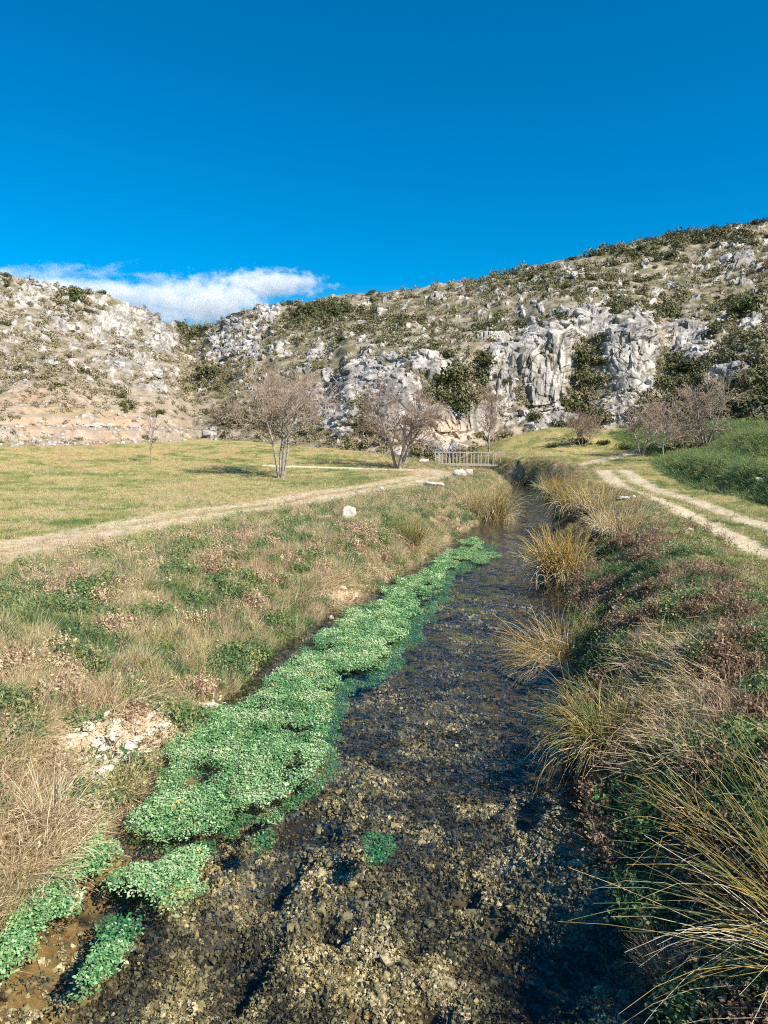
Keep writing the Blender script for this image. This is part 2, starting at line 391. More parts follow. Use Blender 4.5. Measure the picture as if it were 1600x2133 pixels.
def ground_color(x, y, z):
    d, side, n1, n2, n3, path, lt, lw, sp = ground_masks(x, y)
    grass = lerp(C3(.15, .17, .04), C3(.38, .32, .11), sstep(.35, .65, n1 * .6 + n3 * .5))
    grass = lerp(grass, C3(.46, .37, .20), sstep(.50, .62, n2) * .6); grass = lerp(grass, C3(.12, .17, .045), sstep(.50, .60, fbm2(x * .45, y * .8, 4, 67)) * .6)
    r = np.hypot(x, y)
    far = sstep(40, 50, r) * (x < 9)
    grass = lerp(grass, C3(.40, .31, .12), far * sstep(.38, .6, n1))
    # berm: rich green
    bxx = np.interp(y, BERM_Y, BERM_X); bm = sstep(-.3, .6, x - bxx) * (y < 56)
    grass = lerp(grass, lerp(C3(.045, .10, .02), C3(.11, .16, .04), n2), bm)
    # left dusty fringe along the left track
    grass = lerp(grass, C3(.44, .33, .17), lw * .75 * sstep(.3, .6, n2 + .15))
    dirt = lerp(C3(.52, .42, .28), C3(.66, .56, .42), n2)
    c = lerp(grass, dirt, np.clip(lt * (.55 + .5 * (n2 > .42)) , 0, 1) * .85)
    c = lerp(c, dirt * (.86 + .3 * (n1 - .5)[..., None]), path * .93); c = lerp(c, C3(.66, .58, .46) + 0 * dirt, sp * .95)
    # bank litter
    bk = np.exp(-np.clip(d, 0, 9) / np.where(side, 1.9, 2.6)) * (r < 50)
    lit = lerp(C3(.16, .11, .07), C3(.40, .30, .20), sstep(.35, .65, n2))
    lit = lerp(lit, C3(.10, .12, .04), sstep(.5, .62, n1) * .7)
    c = lerp(c, lit, np.clip(bk * 1.2, 0, 1) * (1 - path))
    # stony bare earth on the left bank
    px, py = proj(x, y, z)
    for cx, cy, a, b in ((215, 1555, 150, 65), (320, 1500, 70, 40), (190, 1640, 60, 40), (440, 1475, 50, 22), (720, 1240, 60, 18)):
        m = np.exp(-((px - cx) / a) ** 2 - ((py - cy) / b) ** 2)
        c = lerp(c, lerp(C3(.40, .27, .15), C3(.62, .50, .36), n2), np.clip(m * 1.5 - .25, 0, 1) * (d > -.1))
    wet = sstep(.16, .0, d)
    c = lerp(c, C3(.10, .065, .03), wet * .8)
    # stream bed
    n4 = fbm2(x * 8, y * 8, 3, 71)
    bed = lerp(C3(.035, .03, .02), C3(.24, .205, .12), sstep(.35, .68, n4 * .6 + n2 * .4))
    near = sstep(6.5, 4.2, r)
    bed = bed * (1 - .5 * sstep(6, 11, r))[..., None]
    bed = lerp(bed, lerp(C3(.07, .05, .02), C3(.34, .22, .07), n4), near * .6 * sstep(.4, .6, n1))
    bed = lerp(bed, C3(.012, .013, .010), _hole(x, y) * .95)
    bed = lerp(bed, C3(.26, .16, .05), sstep(9, 5, r) * sstep(1.1, .2, -d) * sstep(.3, .5, n4) * .9 * (~side))
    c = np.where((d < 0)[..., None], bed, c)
    return c
gc = ground_color(GX, GY, GZ)
ii = (np.arange(nr - 1)[:, None] * nc + np.arange(nc)[None]).ravel(); jj = (np.arange(nr - 1)[:, None] * nc + (np.arange(nc)[None] + 1) % nc).ravel()
Fg = np.stack([ii, jj, jj + nc, ii + nc], 1)[:, ::-1]
Vg = np.stack([GX, GY, GZ], -1).reshape(-1, 3); cg = gc.reshape(-1, 3)
ctr = len(Vg); Vg = np.concatenate([Vg, [[0, 0, float(H(np.array([0.]), np.array([0.]))[0])]]]); cg = np.concatenate([cg, [[.1, .08, .05]]])
tri = np.stack([np.arange(nc), (np.arange(nc) + 1) % nc, np.full(nc, ctr)], 1)
obj('ground', mesh('ground', Vg, [Fg, tri[:, ::-1]], True, cg), M_ground, kind='structure', label='valley floor of meadow, tracks, stream banks and stream bed')

# ------------------------------------------------------------------ hillside mesh
hpx = np.concatenate([np.linspace(-3600, -260, 60)[:-1], np.linspace(-260, 1860, 1000), np.linspace(1860, 5600, 60)[1:]])
htt = np.linspace(0, 1, 400)
HXp, HT = np.meshgrid(hpx, htt)
Hpy, Hr = hilltab(HXp, HT)
dx, dy, dz = raydir(HXp, Hpy); hn = np.hypot(dx, dy)
BXh, BYh, BZh = Hr * dx / hn, Hr * dy / hn, CZ + Hr * dz / hn
def blobs(px, py, L):
    m = np.zeros(np.shape(px))
    for cx, cy, a, b, w in L:
        m = np.maximum(m, w * np.exp(-(((px - cx) / a) ** 2 + ((py - cy) / b) ** 2) ** 1.3))
    return m
ROCK = [(700, 850, 50, 75, 1), (770, 790, 60, 45, 1), (830, 850, 60, 110, 1), (900, 765, 60, 26, 1), (930, 890, 90, 60, 1), (1045, 785, 42, 95, 1.05), (1030, 870, 50, 50, .9),
        (1135, 765, 62, 118, 1.1), (1130, 880, 60, 30, .9), (1235, 680, 65, 34, 1), (1318, 750, 62, 112, 1.1), (1290, 850, 55, 45, 1), (1435, 715, 58, 55, 1), (1500, 770, 90, 30, .6),
        (1420, 610, 120, 40, .55), (1540, 560, 90, 60, .55), (1560, 640, 70, 60, .6), (1260, 600, 90, 22, .5), (1370, 555, 90, 30, .5),
        (60, 615, 110, 35, .9), (30, 690, 70, 30, .75), (110, 680, 60, 30, .6), (190, 710, 70, 40, .75), (250, 665, 70, 40, .95), (330, 700, 60, 60, 1), (280, 740, 70, 40, .9), (340, 790, 50, 45, .9), (130, 650, 60, 30, .7),
        (80, 760, 60, 25, .5), (460, 720, 60, 40, 1), (510, 690, 60, 30, .9), (560, 650, 55, 30, .95), (520, 740, 40, 30, .8), (620, 740, 80, 22, .7), (660, 840, 50, 60, .8), (590, 860, 60, 40, .5),
        (820, 640, 60, 30, .5), (920, 625, 50, 20, .5), (1000, 650, 60, 20, .35), (210, 870, 60, 12, .8), (120, 905, 90, 10, .5), (450, 890, 40, 15, .7), (900, 700, 50, 14, .4)]
rb_ = blobs(HXp, Hpy, ROCK)
nA = fbm(BXh / 9, BYh / 9, BZh / 5, 4, 101); nB = fbm(BXh / 2.6, BYh / 2.6, BZh / 1.6, 4, 111)
ca, sa = np.where(HXp < 430, .94, .95), np.where(HXp < 430, .33, -.30)
su = (HXp * ca + Hpy * sa) / 42; sv_ = (-HXp * sa + Hpy * ca) / 9
nS = fbm(su, sv_, su * 0, 4, 121); nS2 = fbm(su * 2.5, sv_ * 1.6, su * 0, 3, 125)
fine = fbm(su * 3.2, sv_ * 1.5, su * 0, 4, 127); nT = fbm(su * .5, sv_ * .3, su * 0, 3, 129)
base_n = -.05 * (HXp > 640) * (Hpy < 650)
rock = sstep(.715, .80, rb_ * np.where(HXp < 640, .30, .42) + base_n + .38 * nA + .32 * nB + .40 * (nS - .1) + .22 * (nS2 - .2) - .06)
rock_s = sstep(.605, .66, fine * .75 + nT * .25 + .04 * rb_ + .03 * (HXp < 420)) * (Hpy < np.where(HXp < 480, 810, 880)) * (HXp > -300) * (HXp < 1900)
N = np.cross(np.stack([np.gradient(a, axis=1) for a in (BXh, BYh, BZh)], -1), np.stack([np.gradient(a, axis=0) for a in (BXh, BYh, BZh)], -1))
N /= np.linalg.norm(N, axis=2, keepdims=True) + 1e-9
if N[200, 500, 1] > 0: N = -N
cliff = sstep(.38, .62, 1 - np.abs(N[..., 2])) 
sel = (rock > .01) | (cliff > .05)
X, Y, Z = BXh[sel], BYh[sel], BZh[sel]; cl = cliff[sel]
wx = X + 1.1 * (fbm(X / 2, Y / 2, Z / 2, 3, 131) - .5) * 2; wy = Y + 1.1 * (fbm(X / 2, Y / 2, Z / 2, 3, 135) - .5) * 2
zz = Z * (.8 - .42 * cl)
f1, f2, c1, t1 = worley(wx / 3.4, wy / 3.4, zz / 3.4, 201)
g1, g2, c2, t2 = worley(wx / 1.3, wy / 1.3, zz / 1.3, 211)
h1, h2, c3, t3 = worley(wx / .55, wy / .55, zz / .55, 221)
e1 = np.minimum(f2 - f1, .12) / .12; e2 = np.minimum(g2 - g1, .13) / .13; e3 = np.minimum(h2 - h1, .2) / .2
rid = 1 - np.abs(fbm(wx / 1.7, wy / 1.7, zz / 6, 4, 231) - .5) * 4
rid2 = 1 - np.abs(fbm(wx / .8, wy / .8, zz / 4, 3, 237) - .5) * 4
big = (c1 - .45) * (.25 + 1.2 * cl) - t1 * (.45 + 1.5 * cl) + e1 * (.12 + .2 * cl) + rid * (.15 + .9 * cl) + rid2 * .35 * cl
disp_ = big + (c2 - .5) * (.2 + .15 * cl) - t2 * (.42 + .1 * cl) + e2 * (.14 + .12 * cl) + ((c3 - .5) * .12 - t3 * .2 + e3 * .06) * (.15 + .85 * cl)
azq = np.arctan2(X, Y) * 72 + 1.3 * (fbm(X / 4, Y / 30, Z / 9, 3, 241) - .5)
def ridge(a, b, sd, o=2): return np.abs(2 * fbm2(azq / a, Z / b, o, sd) - 1)
def cells(a, b, sd): w1, w2, w3 = worley(azq / a, Z / b, azq * 0 + .5, sd, False); return w3, np.minimum(w2 - w1, .16) / .16
CA, Ca = cells(3.2, 14, 271); CB, Cb = cells(1.25, 5.2, 275); CC, Cc = cells(.55, 2.0, 279)
flu = np.minimum(ridge(7.0, 18, 251), .45) * 4.2 + (CA - .5) * .9 + Ca * .75 + (CB - .5) * .34 + Cb * .42 + (CC - .5) * .12 + Cc * .10 + np.minimum(ridge(1.3, 6, 259, 3), .35) * 2.2 + np.minimum(ridge(.5, 2.6, 261, 2), .4) * .7
CLEFT = [(1215, 790, 24, 90, 1), (1098, 835, 8, 30, 1), (1245, 740, 10, 60, .8), (945, 830, 26, 80, .9), (860, 930, 30, 30, .9), (1075, 760, 7, 60, .7), (760, 880, 14, 40, .7), (1390, 760, 12, 60, .8), (1010, 890, 10, 30, .7), (700, 800, 8, 20, .5)]
cf = blobs(HXp, Hpy, CLEFT)[sel]
disp_ = disp_ * (1 - .92 * cl) + cl * (flu * 1.12 - 1.6) - 2.6 * cf * cl
disp = np.zeros(rock.shape); disp[sel] = disp_ * np.maximum(rock[sel], cl * .55) * np.clip(Hr[sel] / 85, .7, 1.4) * .85
crk = np.zeros(rock.shape); crk[sel] = np.maximum(1 - e2, cl * np.maximum(1 - Ca, (1 - Cb) * .8))
soiln = (fbm(BXh / 1.5, BYh / 1.5, BZh / 1.5, 3, 141) - .5) * .5 + (nA - .5) * 3.0
disp = np.maximum(disp, rock_s * (.10 + .5 * (fine - .5)) * (1 - cliff)) + soiln * sstep(0, .08, HT)
hx_, hy_ = -dx / hn, -dy / hn; cw = np.clip(cliff * 1.3, 0, 1)
DN = lerp(N, np.stack([hx_, hy_, 0 * hx_], -1), cw); DN /= np.linalg.norm(DN, axis=2, keepdims=True)
PX = BXh + DN[..., 0] * disp; PY = BYh + DN[..., 1] * disp; PZ = BZh + DN[..., 2] * disp
# terraces on the low left slope
tm = (HXp < 470) * (HXp > -700) * sstep(845, 870, Hpy) * (1 - rock * .5)
st = 1.05; zt = np.floor(PZ / st + .9 * nA) * st + st * sstep(.75, 1, (PZ / st + .9 * nA) % 1) - .9 * nA * st; PZ = PZ + (zt - PZ) * tm * .5 * sstep(0, .03, HT)
# colours
nC = fbm(PX / .9, PY / .9, PZ / .9, 3, 151)
soil = lerp(C3(.19, .16, .105), C3(.33, .28, .21), sstep(.35, .65, nC))
soil = lerp(soil, C3(.12, .12, .045), sstep(.48, .62, nB) * .8 * (HXp > 420) + sstep(.55, .68, nB) * .6 * (HXp <= 420))
soil = lerp(soil, C3(.42, .32, .24), sstep(620, 200, HXp) * sstep(740, 860, Hpy) * .8)
org = blobs(HXp, Hpy, [(20, 822, 60, 10, 1), (130, 848, 70, 10, .9), (250, 868, 60, 10, .8), (60, 870, 120, 8, .6), (200, 905, 150, 7, .6)])
soil = lerp(soil, C3(.50, .26, .13), org * sstep(.3, .55, nB) * .6)
soil = lerp(soil, C3(.28, .24, .08), tm * sstep(.45, .6, nA) * .7)
rk = lerp(C3(.33, .30, .27), C3(.58, .53, .475), sstep(.3, .7, nC))
rk = lerp(rk, C3(.20, .19, .185), sstep(.50, .64, nB) * .6)
azf = np.arctan2(BXh, BYh) * 72; stn = fbm2(azf / .55, BZh / 3.2 + .2 * azf, 4, 281); rk = lerp(rk, C3(.13, .125, .12), sstep(.52, .66, stn) * (.35 + .4 * cliff) * (rock > .1))
rk = lerp(rk, C3(.58, .44, .30), blobs(HXp, Hpy, [(930, 900, 60, 30, .8), (820, 930, 60, 20, .5), (1030, 880, 30, 20, .5)]))
# plants rooted in some cracks, then crevice shade darkened into the rock colour
rk = lerp(rk, C3(.13, .12, .06), sstep(.55, .95, crk) * sstep(.5, .62, nA) * .7)
rk = lerp(rk, C3(.10, .095, .07), sstep(.3, .9, crk) * .75)
hc = lerp(soil, rk, np.maximum(sstep(.25, .5, rock), sstep(.3, .7, rock_s) * .9))
hc = lerp(hc, C3(.30, .27, .23), (cliff * (1 - rock))[..., ] * .5)
# underground skirt and back of the ridge
def row(x, y, z): return np.stack([x, y, z], -1)[None]
Vh = np.stack([PX, PY, PZ], -1)
sk = Vh[:1] - np.array([0, 0, 2.5]); b1 = Vh[-1:].copy(); b1[..., :2] *= 1.06; b1[..., 2] -= 1; b2 = Vh[-1:].copy(); b2[..., :2] *= 1.7; b2[..., 2] -= 25
Vh = np.concatenate([sk, Vh, b1, b2]); hc2 = np.concatenate([hc[:1], hc, hc[-1:], hc[-1:]])
n0, n1_ = Vh.shape[:2]
ii = (np.arange(n0 - 1)[:, None] * n1_ + np.arange(n1_ - 1)[None]).ravel()
Fh = np.stack([ii, ii + 1, ii + n1_ + 1, ii + n1_], 1)
obj('hillside', mesh('hillside', Vh.reshape(-1, 3), Fh, False, hc2.reshape(-1, 3)), M_hill, kind='structure', label='rocky limestone hillside with cliffs closing the valley')
def hill_at(px, py):
    j = int(np.argmin(np.abs(hpx - px))); i = int(np.argmin(np.abs(Hpy[:, j] - py)))
    return i, j, np.array([PX[i, j], PY[i, j], PZ[i, j]])

# ------------------------------------------------------------------ water
yy = np.concatenate([np.linspace(-40, 2, 30)[:-1], np.linspace(2, 45.2, 300)]); uu = np.linspace(0, 1, 14)
wx0 = np.interp(yy, ly, lx) - 1.0; wx1 = np.interp(yy, ry, rx) + 1.0
WX = wx0[:, None] + (wx1 - wx0)[:, None] * uu[None]; WY = np.repeat(yy[:, None], 14, 1)
Vw = np.stack([WX, WY, np.full_like(WX, WZ)], -1)
ext = []
for (x, y), s in zip(BEND[1:], (1.8, 2.0, 1.9, 1.9, 1.9)): ext.append(np.stack([x + np.linspace(-s, s, 14) * .9, y + np.linspace(-.9, .9, 14), np.full(14, WZ)], -1))
Vw = np.concatenate([Vw, np.array(ext)])
k0 = len(Vw); ii = (np.arange(k0 - 1)[:, None] * 14 + np.arange(13)[None]).ravel()
mw, n, b = newmat('stream_water'); n.nodes.remove(b)
pos = n.nodes.new('ShaderNodeNewGeometry').outputs['Position']
mp = n.nodes.new('ShaderNodeMapping'); mp.inputs['Scale'].default_value = (1.0, .62, 1); n.links.new(pos, mp.inputs[0])
hA = noise(n, 5.5, 3, .55, mp.outputs[0]); hB = noise(n, 1.3, 2, .5, mp.outputs[0])
ad = n.nodes.new('ShaderNodeMath'); ad.operation = 'MULTIPLY_ADD'; ad.inputs[1].default_value = 3.4; n.links.new(hB, ad.inputs[0]); n.links.new(hA, ad.inputs[2])
bk = n.nodes.new('ShaderNodeBump'); bk.inputs['Strength'].default_value = .95; bk.inputs['Distance'].default_value = .055; n.links.new(ad.outputs[0], bk.inputs['Height'])
geo = n.nodes.new('ShaderNodeNewGeometry'); dt = n.nodes.new('ShaderNodeVectorMath'); dt.operation = 'DOT_PRODUCT'; n.links.new(bk.outputs[0], dt.inputs[0]); n.links.new(geo.outputs['Incoming'], dt.inputs[1])
def mth(op, a, b=None, c=None):
    q = n.nodes.new('ShaderNodeMath'); q.operation = op
    for i_, v in enumerate((a, b, c)):
        if v is None: continue
        if isinstance(v, bpy.types.NodeSocket): n.links.new(v, q.inputs[i_])
        else: q.inputs[i_].default_value = v
    return q.outputs[0]
schlick = mth('MULTIPLY_ADD', mth('POWER', mth('SUBTRACT', 1.0, mth('MINIMUM', mth('ABSOLUTE', dt.outputs['Value']), 1.0)), 5.0), .98, .02)
gl = n.nodes.new('ShaderNodeBsdfGlossy'); gl.inputs['Roughness'].default_value = .04; n.links.new(bk.outputs[0], gl.inputs['Normal'])
tr = n.nodes.new('ShaderNodeBsdfTransparent'); tr.inputs[0].default_value = (.90, .90, .86, 1)
mx = n.nodes.new('ShaderNodeMixShader'); n.links.new(schlick, mx.inputs[0]); n.links.new(tr.outputs[0], mx.inputs[1]); n.links.new(gl.outputs[0], mx.inputs[2])
n.links.new(mx.outputs[0], n.nodes['Material Output'].inputs[0])
obj('water', mesh('water', Vw.reshape(-1, 3), np.stack([ii, ii + 1, ii + 15, ii + 14], 1)), mw, kind='structure', label='clear shallow stream water')

# ------------------------------------------------------------------ prototypes for scattering
PC = {}
def proto_coll(name, meshes, mat):
    c = bpy.data.collections.new(name)
    for i, m in enumerate(meshes):
        m.materials.append(mat); o = bpy.data.objects.new(f'{name}_{i:02d}', m); c.objects.link(o)
    PC[name] = c; return c
def blades(n, h, spread, w, lean, K=4, curl=.5, sides=None, jit=.35):
    a = rng.uniform(0, 2 * math.pi, n); r0 = spread * np.sqrt(rng.uniform(0, 1, n))
    L = h * rng.uniform(1 - jit, 1 + jit, n); ln = np.abs(rng.normal(lean, lean * .5, n)); a2 = a + rng.normal(0, .6, n)
    s = np.linspace(0, 1, K)[None]
    th = ln[:, None] * (1 + curl * 2 * s)
    ds = L[:, None] / (K - 1)
    hor = np.concatenate([np.zeros((n, 1)), np.cumsum(np.sin(th[:, 1:]) * ds, 1)], 1); ver = np.concatenate([np.zeros((n, 1)), np.cumsum(np.cos(th[:, 1:]) * ds, 1)], 1)
    C = np.stack([(r0 * np.cos(a))[:, None] + hor * np.cos(a2)[:, None], (r0 * np.sin(a))[:, None] + hor * np.sin(a2)[:, None], ver - .01], -1)
    R = w * (1 - .85 * s) * rng.uniform(.7, 1.2, (n, 1))
    return C, R
def leaves(cen, nrm, size, asp=.55):
    """leaf quads: kite shapes"""
    n = len(cen); ref = rng.normal(size=(n, 3)); A = np.cross(nrm, ref); A /= np.linalg.norm(A, axis=1, keepdims=True) + 1e-9
    B = np.cross(nrm, A); B /= np.linalg.norm(B, axis=1, keepdims=True) + 1e-9; s = size[:, None]
    V = np.stack([cen - A * s, cen + B * s * asp - A * s * .1, cen + A * s, cen - B * s * asp - A * s * .1], 1).reshape(-1, 3)
    return V, np.arange(4 * n).reshape(-1, 4)
def mk(n, V, Fc): return mesh(n, V, Fc, False)
tufts = []
for i in range(4): V, Fc, _ = strands(*blades(16, .10, .07, .005, .5, 3), flat=True); tufts.append(mk('short_grass', V, Fc))
for i in range(4): V, Fc, _ = strands(*blades(22, .17, .07, .0062, .55, 4, .8), flat=True); tufts.append(mk('long_grass', V, Fc))
for i in range(4): V, Fc, _ = strands(*blades(14, .27, .05, .0036, .35, 5, .5), flat=True); tufts.append(mk('dry_stalk', V, Fc))
for i in range(3):                                      # flat thatch
    C, R = blades(16, .46, .10, .0068, 1.3, 4, .08); V, Fc, _ = strands(C, R, flat=True); V[:, 2] = V[:, 2] * .5 + .02; tufts.append(mk('thatch', V, Fc))
for i in range(3):                                      # crumbly herbs: small leaves on stalks
    C, R = blades(7, .20, .04, .002, .4, 4, .5); V, Fc, _ = strands(C, R, flat=True)
    cen = C[:, 1:, :].reshape(-1, 3).repeat(3, 0) + rng.normal(0, .018, (7 * 9, 3)); V2, F2 = leaves(cen, rng.normal(size=cen.shape) + [0, 0, .8], rng.uniform(.010, .024, len(cen)))
    tufts.append(mk('herb', np.concatenate([V, V2]), [Fc, F2 + len(V)]))
C_grass = proto_coll('grass_kinds', tufts, M_grass)      # 0-3 short, 4-7 long, 8-11 stalk, 12-14 thatch, 15-17 herb
def foliage_blob(n, leaf, clumps=9, flat=.75, fill=.55):
    cc = rng.normal(size=(clumps, 3)); cc /= np.linalg.norm(cc, axis=1, keepdims=True); cc *= rng.uniform(.25, .7, (clumps, 1)); cc[:, 2] = np.abs(cc[:, 2])
    k = rng.integers(0, clumps, n); d = rng.normal(size=(n, 3)); d /= np.linalg.norm(d, axis=1, keepdims=True)
    rad = rng.uniform(.28, .5, clumps)[k][:, None]
    cen = cc[k] + d * rad * rng.uniform(fill, 1.05, (n, 1)) ; cen[:, 2] = np.maximum(cen[:, 2] * flat, -.05)
    return leaves(cen, d + rng.normal(0, .6, (n, 3)) + [0, 0, .3], leaf * rng.uniform(.6, 1.3, n))
shr = [mk('shrub_leaves', *foliage_blob(420, .10, 9, 1.0)) for i in range(5)]
C_scrub = proto_coll('scrub_kinds', [mk('scrub_leaves', *foliage_blob(170, .115, 5, 1.05)) for i in range(5)], M_shrub)
sprig = []
def cress_pts(n, rad, hgt):
    a = rng.uniform(0, 6.283, n); r = rad * np.sqrt(rng.uniform(0, 1, n)); cen = np.stack([r * np.cos(a), r * np.sin(a), hgt * (1 - (r / rad) ** 2 * .5) * rng.uniform(.5, 1, n)], 1)
    nn = rng.normal(0, .38, (n, 3)); nn[:, 2] = 1; return cen, nn / np.linalg.norm(nn, axis=1, keepdims=True)
def oval_leaves(cen, nrm, size):
    n = len(cen); ref = rng.normal(size=(n, 3)); A = np.cross(nrm, ref); A /= np.linalg.norm(A, axis=1, keepdims=True); B = np.cross(nrm, A)
    pts = [(-1, 0), (-.4, .55), (.5, .5), (1.05, 0), (.5, -.5), (-.4, -.55)]
    V = np.stack([cen + (A * p + B * q) * size[:, None] - nrm * abs(q) * size[:, None] * .0 + nrm * (abs(p) ** 2) * -.15 * size[:, None] for p, q in pts], 1).reshape(-1, 3)
    return V, np.arange(6 * n).reshape(-1, 6)
for i in range(5):
    cen, nn = cress_pts(22, .075, .05); sprig.append(mk('cress_sprig', *oval_leaves(cen, nn, rng.uniform(.006, .014, 22))))
C_cress = proto_coll('cress_kinds', sprig, M_cress)
def ico():
    t = (1 + 5 ** .5) / 2
    V = [(-1, t, 0), (1, t, 0), (-1, -t, 0), (1, -t, 0), (0, -1, t), (0, 1, t), (0, -1, -t), (0, 1, -t), (t, 0, -1), (t, 0, 1), (-t, 0, -1), (-t, 0, 1)]
    Fc = [(0, 11, 5), (0, 5, 1), (0, 1, 7), (0, 7, 10), (0, 10, 11), (1, 5, 9), (5, 11, 4), (11, 10, 2), (10, 7, 6), (7, 1, 8), (3, 9, 4), (3, 4, 2), (3, 2, 6), (3, 6, 8), (3, 8, 9), (4, 9, 5), (2, 4, 11), (6, 2, 10), (8, 6, 7), (9, 8, 1)]
    V = [np.array(v) / np.linalg.norm(v) for v in V]; return V, Fc
def icosub(k):
    V, Fc = ico()
    for _ in range(k):
        mid = {}; F2 = []
        def m(a, b):
            key = (min(a, b), max(a, b))
            if key not in mid: v = V[a] + V[b]; V.append(v / np.linalg.norm(v)); mid[key] = len(V) - 1
            return mid[key]
        for a, b, c in Fc: ab, bc, ca = m(a, b), m(b, c), m(c, a); F2 += [(a, ab, ca), (b, bc, ab), (c, ca, bc), (ab, bc, ca)]
        Fc = F2
    return np.array(V), np.array(Fc)
def stone_mesh(name, sub=2, seed=0, sharp=.35, sq=(1, .8, .6), smooth=False):
    V, Fc = icosub(sub); r = np.random.default_rng(seed + 500)
    for _ in range(9):                                    # planar cuts give facets
        nv = r.normal(size=3); nv /= np.linalg.norm(nv); h = r.uniform(.55, .85); d = V @ nv
        V = V - np.outer(np.maximum(d - h, 0), nv)
    o = seed * 3.7
    V = V * (1 + sharp * (fbm(V[:, 0] * 2 + o, V[:, 1] * 2, V[:, 2] * 2, 3, seed) - .5))[:, None] * np.array(sq)
    return mesh(name, V, Fc, smooth)
def crumbs(n):
    c = rng.normal(size=(n, 3)); c /= np.linalg.norm(c, axis=1, keepdims=True); c *= rng.uniform(.4, 1.1, (n, 1)); c[:, 2] = np.abs(c[:, 2]) * .7
    return mk('algae_crumb', *leaves(c, c + rng.normal(0, .5, (n, 3)), rng.uniform(.22, .5, n), .7))
C_peb = proto_coll('pebble_kinds', [stone_mesh('pebble', 1, i, 1.3, (1, .85, .75)) for i in range(3)] + [crumbs(22) for i in range(4)], M_peb)
C_rock = proto_coll('rubble_kinds', [stone_mesh('rubble', 1, 20 + i, .5, (1, .8, .7)) for i in range(5)], M_boulder)
M_scr = bark_mat('scree_stone', (.42, .33, .23), (.68, .58, .45), 12)
C_scree = proto_coll('scree_kinds', [stone_mesh('scree', 1, 40 + i, .5, (1, .75, .5)) for i in range(5)], M_scr)

GN = {}
def gn(coll):
    if coll.name in GN: return GN[coll.name]
    g = bpy.data.node_groups.new('scatter_' + coll.name, 'GeometryNodeTree')
    g.interface.new_socket('Geometry', in_out='INPUT', socket_type='NodeSocketGeometry'); g.interface.new_socket('Geometry', in_out='OUTPUT', socket_type='NodeSocketGeometry')
    N_ = g.nodes; i = N_.new('NodeGroupInput'); o = N_.new('NodeGroupOutput'); ip = N_.new('GeometryNodeInstanceOnPoints'); ci = N_.new('GeometryNodeCollectionInfo')
    ci.inputs['Collection'].default_value = coll; ci.inputs['Separate Children'].default_value = True; ci.inputs['Reset Children'].default_value = True
    def na(nm, ty): a = N_.new('GeometryNodeInputNamedAttribute'); a.data_type = ty; a.inputs[0].default_value = nm; return a.outputs[0]
    g.links.new(i.outputs[0], ip.inputs['Points']); g.links.new(ci.outputs[0], ip.inputs['Instance']); ip.inputs['Pick Instance'].default_value = True
    g.links.new(na('idx', 'INT'), ip.inputs['Instance Index'])
    er = N_.new('FunctionNodeEulerToRotation'); g.links.new(na('rot', 'FLOAT_VECTOR'), er.inputs[0]); g.links.new(er.outputs[0], ip.inputs['Rotation'])
    g.links.new(na('scl', 'FLOAT_VECTOR'), ip.inputs['Scale']); g.links.new(ip.outputs[0], o.inputs[0])
    GN[coll.name] = g; return g
def scatter(name, coll, pts, idx, scl, tint, label, tilt=.15, rotz=None):
    n = len(pts); scl = np.asarray(scl, float)
    if scl.ndim == 1: scl = np.repeat(scl[:, None], 3, 1)
    rot = np.stack([rng.normal(0, tilt, n), rng.normal(0, tilt, n), rng.uniform(0, 6.283, n) if rotz is None else rotz], 1)
    m = mesh(name, pts, [], attrs={'idx': np.asarray(idx, int), 'rot': rot, 'scl': scl, 'tint': np.asarray(tint, float)})
    o = obj(name, m, label=label, kind='stuff'); md = o.modifiers.new('scatter', 'NODES'); md.node_group = gn(coll)
    return o
def norm_rot(Nv):
    return None

# ------------------------------------------------------------------ ground vegetation
def wedge(n, r0, r1, p=2.0, a=36):
    """points in the viewed wedge with density falling as 1/r^p"""
    az = np.radians(rng.uniform(-a, a, n)); u = rng.uniform(0, 1, n)
    r = r0 * (r1 / r0) ** u if p == 2 else (r0 + (r1 - r0) * u)
    return r * np.sin(az), r * np.cos(az)
def meadow(n, r0, r1, p=2.0):
    x, y = wedge(n, r0, r1, p)
    d, side, n1, n2, n3, path, lt, lw, sp = ground_masks(x, y)
    return x, y, d, side, n1, n2, n3, np.maximum(np.maximum(path, sp), lt * .8), lw
x, y, d, side, n1, n2, n3, path, lw = meadow(270000, 2.6, 62)
rbx = np.interp(np.arctan2(x, y), BAZ, BR); r = np.hypot(x, y)
z = H(x, y); px, py = proj(x, y, z)
scree = blobs(px, py, [(215, 1555, 150, 60, 1), (320, 1500, 60, 40, 1), (190, 1640, 50, 40, 1), (440, 1478, 45, 18, .9), (720, 1242, 55, 14, .8)])
keep = (d > .03) & (r < rbx) & (rng.uniform(0, 1, len(x)) > path * .97) & (rng.uniform(0, 1, len(x)) > np.clip(scree * 2, 0, 1) * .95) & (np.hypot(x, y - 0) > 2.6)
x, y, z, d, side, n1, n2, n3, r, lw, px, py, scree = [a[keep] for a in (x, y, z, d, side, n1, n2, n3, r, lw, px, py, scree)]
U = rng.uniform(0, 1, len(x)); U2 = rng.uniform(0, 1, len(x))
rough = np.where(side, np.exp(-np.clip(d - 1.4, 0, 9) / .9), np.exp(-np.clip(d - 2.6, 0, 20) / 2.2)) * np.where(r < 30, 1, .8)
rough = np.clip(rough * 1.1, 0, 1) * (1 - lw)
bxx = np.interp(y, BERM_Y, BERM_X); berm = (x > bxx - .2) & (y < 56)
tint = .17 + .38 * (sstep(.35, .65, n1 * .6 + n3 * .5)) + rng.normal(0, .09, len(x)) + .15 * lw
